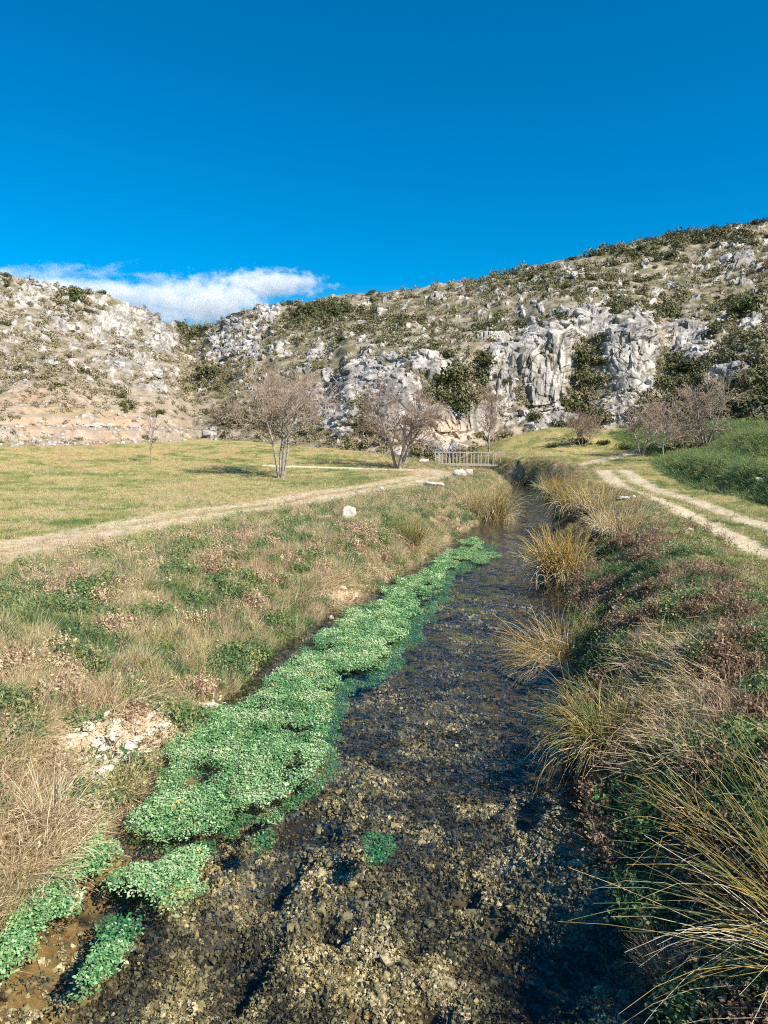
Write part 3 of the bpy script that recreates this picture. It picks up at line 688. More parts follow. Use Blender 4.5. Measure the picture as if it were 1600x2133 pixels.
idx = rng.integers(0, 4, len(x)); scl = rng.uniform(.5, 1.0, len(x)) * (1 + .35 * sstep(15, 50, r))
tint = np.where(berm, .02 + .30 * n2 + .1 * (n1 - .5), tint); scl = np.where(berm, scl * 1.7, scl); idx = np.where(berm & (U2 < .85), np.where((n1 > .56) & (U < .5), rng.integers(15, 18, len(x)), rng.integers(4, 8, len(x))), idx); scl = np.where(berm & (idx > 14), scl * .9, scl)
tint = np.where((r > 43) & ~berm & (x < 9), tint + .18 * sstep(.35, .6, n1), tint)
isr = U < rough
wf1, wf2, wc = worley(x / .34 + .5 * n1, y / .34, x * 0, 331, False); wg1, wg2, wd = worley(x / 1.1, y / 1.1 + n1, x * 0, 341, False)
kindn = fbm2(x * .8, y * .8, 3, 301); kindn2 = fbm2(x * 1.4, y * 1.4, 3, 305)
kk = wc * .55 + wd * .45
k = np.where(kk < .16, 0, np.where(kk < .34, 1, np.where(kk < .58, 2, 3))); k = np.where(side & (kk < .27) , 3, np.where(side & (kk > .36) & (kk < .6), np.where(kk < .48, 3, 1), k))
kr = np.where(U2 < .15, rng.integers(0, 4, len(x)), k)
ridx = np.choose(kr, [rng.integers(4, 8, len(x)), rng.integers(4, 8, len(x)), rng.integers(8, 12, len(x)), rng.integers(15, 18, len(x))])
rt = np.choose(kr, [.30 + 0 * n1, .06 + 0 * n1, .58 + 0 * n1, np.where((wc * 7 % 1) < .34 + .30 * (side & (d < 3.2)), np.where(side, .92, .70), np.where((wc * 7 % 1) < .5, .62, .12))]) + rng.normal(0, .12, len(x)) + .16 * (wd - .5)
rt = np.where(side & (d < 2.4) & (rt > .3), rt * .6 + .42, rt)
idx = np.where(isr, ridx, idx); tint = np.where(isr, rt, tint); scl = np.where(isr, rng.uniform(.6, 1.1, len(x)) * np.where(kr == 2, .9, 1.0) * (1 - .2 * side) * (1.35 - .85 * wf1), scl)
tint = np.where(isr | berm, tint, tint + .22 * (wc - .5) + .22 * (wd - .5) + .35 * (fbm2(x * .45, y * .45, 4, 351) - .5)); gap = isr & (wf1 > .48) & (U2 < .6) & (r < 25)
th = (np.clip(1 - 2.2 * scree, 0, 1) > 0) & (blobs(px, py, [(20, 1700, 130, 190, 1), (60, 1560, 60, 60, .6), (270, 1640, 40, 30, .7), (300, 1470, 60, 30, .6), (700, 1220, 60, 30, .7), (640, 1260, 60, 25, .6), (880, 1130, 50, 20, .6), (1420, 1450, 130, 120, .22), (1390, 1560, 90, 60, .3)]) > U)
idx = np.where(th, rng.integers(12, 15, len(x)), idx); tint = np.where(th, rng.normal(.60, .08, len(x)), tint); scl = np.where(th, rng.uniform(.6, 1, len(x)), scl)
tall = isr | berm | th
z = z - .01
pts = np.stack([x, y, z], 1); isr = isr & ~gap; tall = tall | gap
s = ~tall; scatter('meadow_grass', C_grass, pts[s], idx[s], scl[s], np.clip(tint[s], 0, .8), 'short yellow-green turf over the valley floor')
s = berm & ~isr & ~th & ~gap; scatter('lush_grass', C_grass, pts[s], idx[s], scl[s], np.clip(tint[s], 0, 1), 'deep green growth on the bank right of the track')
s = isr & ~th & ~side; scatter('bank_grass', C_grass, pts[s], idx[s], scl[s], np.clip(tint[s], 0, .85), 'rough mixed grass and weeds on the left bank')
s = isr & ~th & side; scatter('bank_undergrowth', C_grass, pts[s], idx[s], scl[s], np.clip(tint[s], 0, .9), 'brown dead weeds and grass on the right bank')
s = th; scatter('dry_thatch', C_grass, pts[s], idx[s], scl[s], np.clip(tint[s], 0, 1), 'flattened straw lying on the banks', tilt=.2)

# streambed pebbles and silt lumps
x, y = wedge(190000, 2.6, 20, 2, 37); d, side = stream_d(x, y); z = H(x, y)
sh_ = (~side) * sstep(.9, .3, -d) * (np.hypot(x, y) < 8)
m = (d < .02) & (rng.uniform(0, 1, len(x)) > sh_ * .7); x, y, z, d, side = x[m], y[m], z[m], d[m], side[m]; r = np.hypot(x, y)
nn = fbm2(x * 2.2, y * 2.2, 3, 401); n5 = fbm2(x * .8, y * .8, 2, 405); px, py = proj(x, y, z)
hole = _hole(x, y)
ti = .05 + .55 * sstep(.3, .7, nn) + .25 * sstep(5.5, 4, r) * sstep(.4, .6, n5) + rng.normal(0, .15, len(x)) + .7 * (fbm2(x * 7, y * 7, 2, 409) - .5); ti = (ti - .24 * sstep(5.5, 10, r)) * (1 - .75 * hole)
sc = (.008 + .022 * rng.uniform(0, 1, len(x)) ** 1.6) * (1 + .5 * sstep(6, 16, r)); sc = sc * (1 + (rng.uniform(0, 1, len(x)) < .02) * 1.2)
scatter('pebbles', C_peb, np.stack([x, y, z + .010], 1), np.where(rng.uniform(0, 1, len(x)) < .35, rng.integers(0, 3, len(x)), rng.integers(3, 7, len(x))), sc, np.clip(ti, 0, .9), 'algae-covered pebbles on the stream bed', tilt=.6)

# scree on left bank
x, y = wedge(30000, 4.0, 20, 2, 36); d, side = stream_d(x, y); z = H(x, y); px, py = proj(x, y, z)
sc_m = blobs(px, py, [(215, 1555, 150, 60, 1), (320, 1500, 70, 40, 1), (190, 1640, 50, 50, 1), (440, 1478, 45, 18, .9), (720, 1242, 55, 14, .9), (1440, 1550, 150, 100, .25)])
m = (rng.uniform(0, 1, len(x)) < sc_m) & (d > -.05)
scatter('scree', C_scree, np.stack([x, y, z], 1)[m], rng.integers(0, 5, m.sum()), rng.uniform(.012, .05, m.sum()) ** 1.0, np.zeros(m.sum()), 'small pale rubble on the bare patches of bank', tilt=.6)

# ------------------------------------------------------------------ hillside scrub
vis = (HXp > -240) & (HXp < 1840)
gi = np.argwhere(vis)
def hill_sample(n, wfun):
    k = gi[rng.integers(0, len(gi), n)]; w = wfun(k[:, 0], k[:, 1]); m = rng.uniform(0, 1, n) < w; return k[m]
GREEN = [(640, 660, 60, 35, 1), (700, 650, 70, 25, .9), (400, 700, 40, 30, 1.2), (150, 625, 35, 30, 1), (430, 790, 60, 30, .8), (945, 800, 38, 60, .9), (1020, 770, 30, 40, 1), (1210, 790, 24, 50, .8), (1190, 860, 40, 26, .9),
         (1245, 760, 10, 40, .6), (1550, 640, 60, 40, 1), (1430, 760, 50, 50, .9), (1540, 760, 80, 70, .9), (1560, 840, 100, 50, 1.1), (1430, 840, 45, 35, .9), (1260, 870, 60, 20, .9), (1390, 850, 60, 50, .9), (1380, 640, 50, 30, .9), (1290, 640, 40, 25, .9), (1300, 530, 130, 14, .9), (1450, 500, 120, 16, .9),
         (1010, 700, 60, 30, .8), (820, 690, 120, 40, .6), (1150, 590, 200, 30, .6), (850, 880, 25, 60, .7), (750, 880, 30, 50, .8), (480, 870, 60, 40, .8), (560, 880, 60, 30, .7), (900, 740, 50, 20, .6)]
gb = blobs(HXp, Hpy, GREEN)
dens = np.clip((1 - sstep(.1, .6, rock)) * (1 - .5 * rock_s) * (.20 + .15 * (HXp < 560) + .75 * gb + .22 * (HXp > 560) * sstep(.4, .6, nB)) * (1 - .5 * tm * (HXp < 430)), 0, 1) * sstep(0, .02, HT)
dens = dens * np.where((HXp < 600) & (Hpy > 800), .8, 1)
ks = hill_sample(38000, lambda i, j: dens[i, j]); ip, jp = ks[:, 0], ks[:, 1]
rr = Hr[ip, jp]; sc = .16 + .85 * rng.uniform(0, 1, len(ks)) ** 2.5 * (1 - .5 * tm[ip, jp]) * (1 + .8 * gb[ip, jp] * rng.uniform(0, 1, len(ks))) * np.clip(rr / 90, .8, 1.5) * 1.1
ti = np.clip(.62 - .5 * gb[ip, jp] + rng.normal(0, .16, len(ks)) + .1 * (HXp[ip, jp] < 500), 0, .9)
scatter('scrub', C_scrub, np.stack([PX, PY, PZ], -1)[ip, jp] - [0, 0, .1], rng.integers(0, 5, len(ks)), sc, ti, 'low dry heath scrub and tufts over the hillsides')
ks = hill_sample(15000, lambda i, j: (.06 + .35 * tm[i, j] + .12 * sstep(.0, .5, rock[i, j]) + .4 * rock_s[i, j]) * (1 - cliff[i, j]) * sstep(0, .02, HT[i, j])); ip, jp = ks[:, 0], ks[:, 1]
scatter('rubble', C_rock, np.stack([PX, PY, PZ], -1)[ip, jp], rng.integers(0, 5, len(ks)), rng.uniform(.07, .24, len(ks)), np.zeros(len(ks)), 'broken pale limestone strewn over the hillsides', tilt=.6)

LM = [(150, 628, 'the large bush on the left hilltop'), (212, 612, 'the lone bush on the left ridge'), (15, 575, 'the ridge bush at the left edge'), (645, 655, 'the broad green thicket'), (405, 700, 'the bush in the notch'), (440, 780, 'the gully bush'), (262, 843, 'the bush above the terraces'),
      (945, 800, 'the big bush on the cliff face'), (1010, 755, 'the bush topping the near cliff'), (1212, 800, 'the cleft between the high cliffs'), (1130, 750, 'the left high cliff'), (1310, 740, 'the right high cliff'), (1550, 655, 'the large bush high at right'), (1100, 562, 'the little skyline bush'),
      (330, 700, 'the rock face left of the notch'), (470, 720, 'the rock face right of the notch'), (700, 850, 'the white rocks behind the left tree'), (1430, 705, 'the grey crag on the right'), (50, 640, 'the white rocks on the left hilltop'), (870, 640, 'the saddle of the middle ridge'),
      (1480, 560, 'the rocky upper right slope'), (150, 790, 'the pink slope over the terraces'), (1500, 860, 'the wide pale bare tree'), (790, 790, 'the cliff top above the forked tree'), (1280, 600, 'the scrub above the high cliffs'), (1040, 650, 'the heath in the middle of the right hill'), (580, 760, 'the slope above the left tree')]
LM_BANK = [(205, 1640, 'the largest bank stone'), (300, 1530, 'the upper right corner of the stony patch'), (172, 1540, 'the upper left corner of the stony patch'), (240, 1570, 'the middle of the stony patch'), (130, 1600, 'the straw left of the stony patch'), (345, 1515, 'the stone at the patch top right'), (447, 1480, 'the stone at the cress edge'), (690, 1280, 'the bare earth far along the left bank'), (1430, 1715, 'the grey stone low on the right bank'), (1480, 1560, 'the brown weeds of the right bank'), (1270, 1290, 'the dark rushes across the stream')]
used_labels = set(); ORD = {}
def describe(noun, px, py, size, lms, sizes):
    q = sorted(lms, key=lambda l: (l[0] - px) ** 2 + (l[1] - py) ** 2)
    for mm in q[:10]:
        dx_, dy_ = px - mm[0], py - mm[1]; dist = math.hypot(dx_, dy_); a = abs(dx_) / (dist + 1e-6)
        w = ('right of' if dx_ > 0 else 'left of') if a > .85 else (('above' if dy_ < 0 else 'below') if a < .4 else ('above and ' if dy_ < 0 else 'below and ') + ('right of' if dx_ > 0 else 'left of'))
        far = 'just ' if dist < sizes[3] else ('' if dist < sizes[3] * 2.2 else 'well ')
        for sz in (sizes[4][0] if size < sizes[0] else sizes[4][1] if size < sizes[1] else sizes[4][2] if size < sizes[2] else sizes[4][3],):
            l = f'{sz} {noun} {far}{w} {mm[2]}'
            if l not in used_labels and len(l.split()) < 17: used_labels.add(l); return l
    l = ' '.join(l.split()[:16])
    return l
shr_mats = [m.materials.append(M_shrub_o) for m in shr]
def region(px, py):
    if px < 400: return 'left hillside'
    if px < 620: return 'slopes around the gully'
    if px < 1100 and py > 720: return 'cliff behind the bare trees'
    if py > 640 and px < 1420: return 'tall cliffs on the right'
    if px >= 1420: return 'far right hillside'
    return 'upper slope of the right hill'
BIG = [(150, 628, 26, 'large dark evergreen bush near the top of the left hill'), (212, 612, 11, 'small dark bush standing alone on the left ridge'), (15, 575, 14, 'dark bush on the ridge at the left edge'),
       (645, 655, 30, 'broad green thicket below the ridge right of the cloud'), (700, 648, 24, None), (400, 705, 24, 'dark bush in the notch between the two hills'), (430, 690, 20, None), (370, 680, 18, None),
       (440, 780, 34, 'wide olive bush at the mouth of the gully'), (262, 843, 22, 'round olive bush above the left terraces'), (940, 790, 40, 'big dark tree-like bush clinging to the cliff face'), (955, 850, 34, 'dark ivy-like bush hanging low on the cliff'),
       (1010, 755, 30, 'dark bush on the top of the near cliff'), (925, 830, 22, None), (1205, 750, 26, None), (1212, 800, 30, 'dark bush in the cleft between the two high cliffs'), (1190, 850, 34, 'green bush at the foot of the cleft'), (1245, 760, 22, None),
       (1550, 655, 36, 'large dark bush high on the far right slope'), (1430, 765, 32, None), (1385, 650, 26, None), (1280, 640, 22, None), (1100, 562, 9, 'little dark bush breaking the skyline'), (775, 612, 10, None), (1490, 700, 20, None),
       (1560, 800, 40, None), (1580, 850, 44, None), (1500, 840, 36, None), (1400, 850, 30, None), (1450, 870, 28, None), (1550, 900, 40, None), (1320, 860, 24, None), (685, 805, 12, 'bright green bush beside the white rocks'), (885, 735, 13, 'bright green bush on the cliff edge'),
       (560, 885, 22, None), (500, 880, 24, None), (745, 890, 22, None), (850, 885, 18, None), (1110, 880, 20, None), (1160, 890, 18, None), (430, 850, 16, None), (180, 770, 18, None), (90, 795, 14, None), (1220, 870, 26, None), (1380, 800, 24, None)]
cnt = 0
def shrub(px, py, srad, label=None, ti=None):
    global cnt
    i, j, p = hill_at(px, py); R_ = srad / F * Hr[i, j] * 1.15
    o = obj('shrub', shr[cnt % 5], None, label=label or describe('dark shrub', px, py, srad, LM, (8, 11, 15, 45, ('tiny', 'small', 'middling', 'large'))), cat='shrub', group='evergreen shrubs on the hillsides')
    o.location = p + np.array([0, -.2 * R_, -.15 * R_]); o.scale = (R_ * rnd.uniform(.95, 1.3), R_ * rnd.uniform(.9, 1.1), R_ * rnd.uniform(.8, 1.15)); o.rotation_euler = (0, 0, rnd.uniform(0, 6.28)); cnt += 1
for a in BIG: shrub(*a)
dd = np.clip(gb + .12 + .25 * (Hpy < 720) * (HXp > 600), 0, 1) * (1 - .8 * sstep(.3, .7, rock)) * (1 - .9 * tm)
ks = hill_sample(3000, lambda i, j: dd[i, j] * (HXp[i, j] > -20) * (HXp[i, j] < 1620))[:200]
for i, j in ks: shrub(HXp[i, j], Hpy[i, j], rnd.uniform(6, 15))
# skyline bushes
for px in list(range(1180, 1640, 17)):
    py = float(hilltab(np.array([px]), np.array([1.]))[0][0]); shrub(px, py + 3, rnd.uniform(6, 12))

# individual boulders on the slopes
bm_ = [stone_mesh('boulder', 3, 60 + i, .6, (1, .8, .8)) for i in range(6)]
for m in bm_: m.materials.append(M_boulder)
ks = hill_sample(4000, lambda i, j: (rock[i, j] > .1) * (rock[i, j] < .95) * (HXp[i, j] > -20) * (HXp[i, j] < 1620) * (cliff[i, j] < .5))[:110]
for q, (i, j) in enumerate(ks):
    R_ = rnd.uniform(.35, .9) * Hr[i, j] / 90
    o = obj('boulder', bm_[q % 6], None, label=describe('limestone boulder', HXp[i, j], Hpy[i, j], R_, LM, (.45, .6, .9, 45, ('little pale', 'small pale', 'middling pale', 'large pale'))), cat='boulder', group='limestone boulders on the hillsides', loc=(PX[i, j], PY[i, j], PZ[i, j]))
    o.scale = (R_ * rnd.uniform(.8, 1.5), R_, R_ * rnd.uniform(.7, 1.2)); o.rotation_euler = (rnd.uniform(-.4, .4), rnd.uniform(-.4, .4), rnd.uniform(0, 6.28))

# ------------------------------------------------------------------ bare trees
def resample(pl, K):
    pl = np.array(pl); d = np.concatenate([[0], np.cumsum(np.linalg.norm(np.diff(pl[:, :3], axis=0), axis=1))]); s = np.linspace(0, d[-1], K)
    return np.stack([np.interp(s, d, pl[:, k]) for k in range(4)], 1)
def tree(name, loc, height, stems, spread, twigs, label, seed, cat='tree', lean=.25, fork=.3, tw_mat=None, r0=.09, thick=1., group='bare trees on the valley floor'):
    g = np.random.default_rng(seed); levels = [[], [], [], []]
    def grow(p, d, L, r, lev):
        K = (9, 7, 5, 4)[lev]; pts = [[*p, r]]; q = np.array(p, float); d = np.array(d, float)
        for k in range(1, K):
            d = d + g.normal(0, (.09, .13, .18, .25)[lev], 3) + np.array([0, 0, (.03, .05, .03, .0)[lev]]); d /= np.linalg.norm(d); q = q + d * L / (K - 1)
            rr = r * (1 - (.55 if lev == 0 else .7) * k / (K - 1)); pts.append([*q, rr])
        levels[lev].append(pts)
        if lev == 3: return
        nch = (twigs[0], twigs[1], twigs[2])[lev]
        for c in range(nch):
            f = g.uniform(fork, 1) if lev == 0 else g.uniform(.15, 1); k = min(int(f * (K - 1)), K - 2); u = f * (K - 1) - k
            b = np.array(pts[k]) * (1 - u) + np.array(pts[k + 1]) * u; ax = np.array(pts[k + 1][:3]) - np.array(pts[k][:3]); ax /= np.linalg.norm(ax)
            sd = g.normal(size=3); sd -= ax * (sd @ ax); sd /= np.linalg.norm(sd); a = g.uniform(.45, 1.0) * spread
            nd = ax * math.cos(a) + sd * math.sin(a)
            grow(b[:3], nd, L * (.62, .55, .5)[lev] * g.uniform(.6, 1.15) * (1.15 - .35 * f), max(b[3] * .62, .004), lev + 1)
    for s in range(stems):
        a = 2 * math.pi * (s + g.uniform(0, .5)) / stems; l = lean * g.uniform(.6, 1.2) if stems > 1 else .05
        grow([.06 * stems * .5 * math.cos(a), .06 * stems * .5 * math.sin(a), -.1], [math.cos(a) * l, math.sin(a) * l, 1], height * g.uniform(.78, .92), r0 * g.uniform(.8, 1.1), 0)
    e = obj(name, None, label=label, cat=cat, group=group, loc=loc)
    def part(nm, lv, K, sides, mat, rmin):
        A = np.array([resample(p, K) for l in lv for p in levels[l]]); V, Fc, _ = strands(A[..., :3], np.maximum(A[..., 3], rmin) * thick, sides)
        obj(nm, mesh(nm, V, Fc, True), mat, e)
    part('trunk', (0,), 9, 8, M_bark, .02); part('branches', (1,), 7, 5, M_bark, .012); part('twigs', (2,), 5, 3, tw_mat or M_twig, .010); part('twig_tips', (3,), 3, 3, tw_mat or M_twig, .0065)
    return e
def at(px, py): return hit(px, py)
tree('bare_tree', at(585, 996), 5.1, 4, 1.0, (11, 8, 7), 'bare multi-stemmed tree standing in the left meadow', 52, lean=.20, fork=.42)
tree('bare_tree', at(830, 976), 5.0, 3, 1.2, (14, 9, 8), 'bare forked tree where the left track bends', 61, lean=.22, fork=.33, r0=.12, tw_mat=M_twig2)
tree('bare_tree', at(1018, 944), 4.0, 1, 1.0, (18, 9, 8), 'bare slim tree behind the footbridge', 8, fork=.32, r0=.10, tw_mat=M_twig2)
tree('bare_tree', at(1336, 950), 3.3, 3, 1.1, (10, 7, 7), 'low bare spreading tree left of the thin sapling by the dirt ramp', 13, lean=.35, fork=.3, r0=.08)
tree('bare_tree', at(1384, 956), 3.0, 1, 1.1, (15, 8, 6), 'thin bare sapling between the two spreading trees on the right', 15, fork=.25, r0=.05)
tree('bare_tree', at(1470, 931), 4.0, 3, 1.25, (11, 8, 7), 'wide pale bare tree on the green bank at right', 17, lean=.45, fork=.25, r0=.08, tw_mat=M_twig)
tree('sapling', at(314, 966), 2.4, 1, .8, (8, 4, 3), 'small leafless sapling alone in the left meadow', 19, fork=.3, r0=.03, tw_mat=M_twig2)
for k, (px, py, h, lb) in enumerate(((480, 905, 3.6, 'bare bush at the foot of the gully'), (545, 912, 3.2, 'brown bare bush behind the left tree'), (1215, 930, 2.6, 'grey bare bush on the grassy mound'), (760, 925, 4.0, 'dark bare bush under the cliff left of the forked tree'), (1430, 940, 2.3, 'dark bare bush beside the wide pale tree'), (905, 925, 3.4, 'bare bush at the cliff foot right of the forked tree'))):
    tree('bare_shrub', at(px, py), h, 5, 1.1, (9, 7, 6), lb, 31 + k, 'bush', .6, .15, M_twig2, .03, group='bare bushes')

for px, py, w_, h_, lb in ((1215, 925, 1.0, .7, 'low grey-green bush on top of the grassy mound'), (1150, 932, .6, .4, 'small green bush left of the mound top'), (1300, 935, .8, .5, 'dark low bush behind the dirt ramp'), (1258, 925, .7, .5, 'brownish bush right of the mound top'), (950, 952, .8, .35, 'bright green plant patch beyond the footbridge'), (990, 948, .8, .3, 'green plant patch by the slim tree'), (745, 912, .8, .9, 'olive bush at the foot of the white rocks'), (1410, 945, 1.4, 1.2, 'very dark bush left of the wide pale tree'), (500, 912, 1.2, 1.1, 'olive bush at the gully foot behind the left tree')):
    o = obj('bush', shr[cnt % 5], None, label=lb, cat='bush', loc=at(px, py)); o.scale = (w_, w_, h_); o.rotation_euler = (0, 0, rnd.uniform(0, 6)); cnt += 1
# ------------------------------------------------------------------ footbridge
bl = np.array(at(908, 974)); brg = np.array(at(1033, 974)); zb_ = .25
A = np.array([3.75, 52.6]); B = np.array([8.3, 51.4]); L = np.linalg.norm(B - A); ang = math.atan2(B[1] - A[1], B[0] - A[0])
fb = obj('footbridge', None, label='small pale wooden footbridge with post railings over the stream', cat='footbridge', loc=(*A, zb_)); fb.rotation_euler = (0, 0, ang)
def boxm(name, sx, sy, sz, c=(0, 0, 0)):
    v = np.array([[x, y, z] for x in (-.5, .5) for y in (-.5, .5) for z in (-.5, .5)]) * [sx, sy, sz] + c
    return mesh(name, v, np.array([[0, 1, 3, 2], [4, 6, 7, 5], [0, 4, 5, 1], [2, 3, 7, 6], [0, 2, 6, 4], [1, 5, 7, 3]]), False)
pm = boxm('post', .055, .055, .87, (0, 0, .435)); pm.materials.append(M_rail)
for sy in (0, 1.5):
    for k in range(10): obj('post', pm, None, fb, loc=(L * k / 9, sy, 0))
    rm = boxm('rail', L + .1, .07, .05, (L / 2, 0, 0)); rm.materials.append(M_rail); obj('rail', rm, None, fb, loc=(0, sy, .90)); obj('lower_rail', rm, None, fb, loc=(0, sy + .003, .04))
dk = boxm('deck_plank', L / 22 - .02, 1.7, .05); dk.materials.append(M_rail)
for k in range(22): obj('deck_plank', dk, None, fb, loc=(L * (k + .5) / 22, .75, -.03 + .004 * (k % 3)))
bmn = boxm('beam', L + .6, .14, .2); bmn.materials.append(M_rail)
for sy in (.15, 1.35): obj('beam', bmn, None, fb, loc=(L / 2, sy, -.17))

# ------------------------------------------------------------------ white rocks in the meadow
M_white = bark_mat('white_limestone', (.34, .31, .27), (.66, .62, .56), 7)
ROCKS = [(727, 1082, 17, 17, 'lumpy white boulder in the left meadow beyond the bank'), (683, 1084, 11, 6, 'flat white stone just left of the lumpy white boulder'), (903, 1017, 20, 9, 'long flat white boulder beside the left track'),
         (958, 992, 14, 10, 'white boulder before the footbridge, left of a pair'), (976, 989, 8, 8, 'smaller white boulder of the pair before the footbridge'), (884, 963, 10, 6, 'white rock left of the footbridge'), (913, 966, 6, 4, 'small white rock at the left end of the footbridge'),
         (950, 944, 10, 6, 'pale rock on the slope behind the footbridge'), (795, 1021, 6, 4, 'small pale stone on the edge of the left track'),
         (1369, 1103, 9, 4, 'flat white stone beside the left rut of the right track'), (1432, 1107, 12, 4, 'pale stone partly buried by the right track'), (1300, 1039, 12, 3, 'low white stone row piece beside the right track'), (1318, 1037, 6, 3, 'small white stone at the end of the low row by the right track'),
         (1585, 1003, 12, 6, 'pale rock in the green bank at the right edge'), (1500, 995, 8, 4, 'pale rock in the green bank left of the edge rock'), (200, 880, 16, 5, 'flat white slab on the left terraces'), (228, 884, 10, 5, 'white block right of the flat slab on the left terraces'), (180, 884, 8, 4, 'small white block left of the flat terrace slab')]
for q, (px, py, a, b_, lb) in enumerate(ROCKS):
    if py < 890: i, j, p = hill_at(px, py)
    else: p = np.array(at(px, py))
    dist = math.hypot(p[0], p[1]); s = dist / F
    o = obj('rock', stone_mesh('rock', 3, 90 + q, .75, (1, .8, 1)), M_white, label=lb, cat='rock', group='white rocks on the valley floor', loc=p + np.array([0, 0, b_ * s * .45])); o.scale = (a * s * 1.15, a * s, b_ * s * 1.15); o.rotation_euler = (0, 0, rnd.uniform(-.5, .5))

# pale stones on the left bank
sm = [stone_mesh('stone', 2, 120 + i, .5, (1, .8, .6)) for i in range(7)]
for m in sm: m.materials.append(M_stone)
STN = [(205, 1640, 26, 'large pale block low on the stony bank, biggest of the stones'), (215, 1615, 20, 'pale block directly above the largest bank stone'), (172, 1670, 13, 'pale stone just below the largest bank stone'), (155, 1690, 11, 'lowest pale stone next to the brown algae'),
       (250, 1590, 16, None), (268, 1562, 13, None), (215, 1570, 15, None), (180, 1520, 14, None), (240, 1540, 12, None), (285, 1545, 13, None), (312, 1530, 12, None), (345, 1515, 13, 'pale stone at the upper right end of the stony patch'), (298, 1570, 14, None),
       (130, 1595, 12, None), (70, 1533, 12, None), (75, 1648, 12, 'pale stone alone in the straw at left'), (120, 1680, 9, None), (447, 1480, 15, 'pale stone at the water edge beside the watercress'), (430, 1472, 10, None), (660, 1275, 10, None), (690, 1290, 8, None), (715, 1230, 10, None),
       (1430, 1715, 16, 'grey stone half buried low on the right bank'), (1480, 1620, 12, None), (1395, 1800, 18, 'broad pale stone behind the big foreground rushes'), (1560, 1598, 14, None), (1370, 1655, 14, None), (1290, 1270, 14, None), (1470, 1530, 10, None)]
for k in range(70):
    px = rnd.gauss(230, 75); py = rnd.gauss(1560, 42); STN.append((px, py, rnd.uniform(5, 10), None))
for q, (px, py, a, lb) in enumerate(STN):
    p = np.array(at(px, py)); s = math.hypot(*p[:2], CZ - p[2]) / F
    where = 'on the stony left bank' if px < 500 else ('at the far water edge of the left bank' if px < 1000 else 'among dead weeds on the right bank')
    o = obj('stone', sm[q % 7], None, label=lb or describe('weathered stone', px, py, a, LM_BANK, (6.5, 8.5, 12, 30, ('tiny', 'small', 'middling', 'large'))), cat='stone', group='pale stones on the stream banks', loc=p + np.array([0, 0, .35 * a * s])); a = a * 1.35; o.scale = (a * s, a * s * rnd.uniform(.7, 1), a * s * rnd.uniform(.6, .9)); o.rotation_euler = (rnd.uniform(-.3, .3), rnd.uniform(-.3, .3), rnd.uniform(0, 6.28))

# ------------------------------------------------------------------ watercress
MAT_POLY = [(1040, 1135), (1000, 1165), (950, 1200), (935, 1245), (905, 1290), (845, 1345), (790, 1395), (740, 1425), (715, 1480), (695, 1560), (690, 1610), (640, 1655), (560, 1705), (500, 1695), (490, 1740), (430, 1775), (330, 1765), (265, 1735), (330, 1660), (345, 1610), (330, 1560), (420, 1480), (530, 1450), (570, 1405), (640, 1350), (720, 1290), (815, 1225), (900, 1175), (980, 1130)]
def sample_px(n, x0, x1, y0, y1, z):
    px = rng.uniform(x0, x1, n); py = rng.uniform(y0, y1, n); x, y = P(px, py, z); return px, py, x, y
bbx = P(np.array([250, 1050, 250, 1050]), np.array([1800, 1800, 1110, 1110]), WZ)
n = 150000; x = rng.uniform(-2.6, 5.5, n); y = rng.uniform(4.2, 24, n); px, py = proj(x, y, np.full(n, WZ))
jit = (fbm2(x * 2, y * 2, 3, 601) - .5) * 90; d, side = stream_d(x, y)
inn = inpoly(px + jit * .6, py + jit * .5, MAT_POLY) & (d < .25); dn = fbm2(x * 3.2, y * 3.2, 3, 611)
edge = ~inpoly(px + jit * .6 + 22, py + jit * .5 + 12, MAT_POLY)          # stream-side rim, under water
hz = np.where(edge, WZ - .07, WZ + .0 + .055 * dn); zg = H(x, y); keepc = inn & (dn > .33 + .10 * (fbm2(x * 9, y * 9, 2, 619) - .3)) & (rng.uniform(0, 1, n) < .8)
ti = np.where(edge, .0, .26) + .9 * (dn - .42) + .5 * (fbm2(x * 7, y * 7, 2, 623) - .5) + rng.normal(0, .12, n) + (rng.uniform(0, 1, n) < .012) * .9
scatter('watercress', C_cress, np.stack([x, y, np.maximum(hz, zg)], 1)[keepc], rng.integers(0, 5, keepc.sum()), (rng.uniform(.5, 1.2, n) * np.where(np.hypot(x, y) > 10, 1.25, 1))[keepc], np.clip(ti, 0, .8)[keepc], 'dense mat of bright green watercress along the left side of the stream', tilt=.2)
CL = [(350, 1838, 88, 48, 'loose round clump of watercress floating off the lower left bank', .06, .55), (165, 1800, 58, 62, 'watercress clump against the straw bank at lower left', .06, .5), (95, 1900, 60, 40, 'watercress trailing along the lower left bank', .05, .45), (215, 2015, 26, 50, 'narrow upright watercress clump near the bottom left', .05, .35),
      (25, 2000, 32, 38, 'watercress clump at the left edge of the picture', .05, .45), (786, 1752, 24, 26, 'small green weed clump under water in mid stream', -.12, .1), (545, 1743, 14, 12, 'tiny green weed tuft under water below the mat', -.1, .2), (245, 1935, 34, 24, 'dim submerged watercress below the round clump', -.09, .1),
      (1000, 1160, 40, 14, 'far patch of watercress on the left side of the stream', .03, .45), (1130, 1015, 18, 5, 'green plants at the head of the visible stream', .05, .3)]
